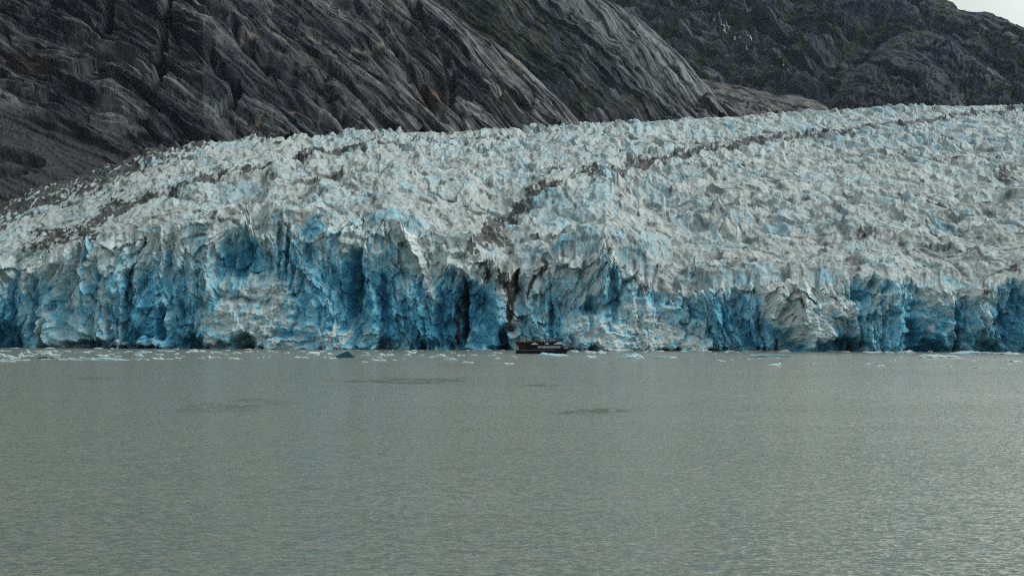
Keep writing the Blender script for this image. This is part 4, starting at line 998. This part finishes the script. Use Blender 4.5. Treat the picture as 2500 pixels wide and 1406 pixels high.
# ----------------------------------------------------------------------------- world, sun, camera
w = bpy.data.worlds.new('World'); sc.world = w; w.use_nodes = True
nt = w.node_tree; N = nt.nodes.new; L = nt.links.new
bg = nt.nodes['Background']
EL, AZ = math.radians(46), math.radians(100)     # azimuth from +Y towards +X
sky = N('ShaderNodeTexSky'); sky.sky_type = 'NISHITA'; sky.sun_disc = False; sky.sun_elevation = EL; sky.sun_rotation = AZ
tc = N('ShaderNodeTexCoord'); sx = N('ShaderNodeSeparateXYZ'); L(tc.outputs['Generated'], sx.inputs[0])
cz = N('ShaderNodeTexNoise'); cz.inputs['Scale'].default_value = 2.2; cz.inputs['Detail'].default_value = 5; L(tc.outputs['Generated'], cz.inputs['Vector'])
ramp = N('ShaderNodeMapRange'); ramp.inputs[1].default_value = 0.3; ramp.inputs[2].default_value = 0.7; ramp.inputs[3].default_value = 6.8; ramp.inputs[4].default_value = 8.2
L(cz.outputs['Fac'], ramp.inputs[0])
side = N('ShaderNodeMapRange'); side.inputs[1].default_value = -1; side.inputs[2].default_value = 1; side.inputs[3].default_value = 0.75; side.inputs[4].default_value = 1.2
L(sx.outputs['X'], side.inputs[0])
dt = N('ShaderNodeVectorMath'); dt.operation = 'DOT_PRODUCT'; L(tc.outputs['Generated'], dt.inputs[0])
dt.inputs[1].default_value = (math.cos(0.5) * math.sin(0.75), math.cos(0.5) * math.cos(0.75), math.sin(0.5))
glow = N('ShaderNodeMapRange'); glow.interpolation_type = 'SMOOTHSTEP'; glow.inputs[1].default_value = 0.80; glow.inputs[2].default_value = 1.0; glow.inputs[3].default_value = 0.92; glow.inputs[4].default_value = 3.4
L(dt.outputs['Value'], glow.inputs[0])
m0 = N('ShaderNodeMath'); m0.operation = 'MULTIPLY'; L(ramp.outputs[0], m0.inputs[0]); L(glow.outputs[0], m0.inputs[1])
mul = N('ShaderNodeMath'); mul.operation = 'MULTIPLY'; L(m0.outputs[0], mul.inputs[0]); L(side.outputs[0], mul.inputs[1])
tint = N('ShaderNodeVectorMath'); tint.operation = 'SCALE'; tint.inputs[0].default_value = (0.945, 1.0, 0.955); L(mul.outputs[0], tint.inputs['Scale'])
mx = N('ShaderNodeMix'); mx.data_type = 'RGBA'; mx.inputs[0].default_value = 0.9
L(sky.outputs[0], mx.inputs[6]); L(tint.outputs[0], mx.inputs[7]); L(mx.outputs[2], bg.inputs['Color'])
bg.inputs['Strength'].default_value = 0.1
sun = bpy.data.lights.new('sun', 'SUN'); sun.energy = 1.5; sun.angle = math.radians(24); sun.color = (1.0, 0.96, 0.9)
so = bpy.data.objects.new('sun', sun); col.objects.link(so)
d = Vector((math.cos(EL) * math.sin(AZ), math.cos(EL) * math.cos(AZ), math.sin(EL)))
so.rotation_euler = d.to_track_quat('Z', 'Y').to_euler()

cam = bpy.data.cameras.new('camera'); co = bpy.data.objects.new('camera', cam); col.objects.link(co)
co.location = (0, 0, CH); co.rotation_euler = (math.radians(90), 0, 0)
cam.sensor_width = 36; cam.lens = 36 * F / 2500
cam.shift_y = (HY - 703) / 2500.0
cam.clip_start = 1; cam.clip_end = 30000
sc.camera = co
sc.view_settings.view_transform = 'Standard'; sc.view_settings.look = 'None'
sc.view_settings.exposure = 0.02; sc.view_settings.gamma = 1.0
sc.cycles.use_denoising = False
sc.cycles.use_adaptive_sampling = False
sc.cycles.filter_width = 1.15
sc.cycles.sample_clamp_indirect = 3.0
sc.cycles.volume_bounces = 0
sc.cycles.max_bounces = 6; sc.cycles.diffuse_bounces = 4
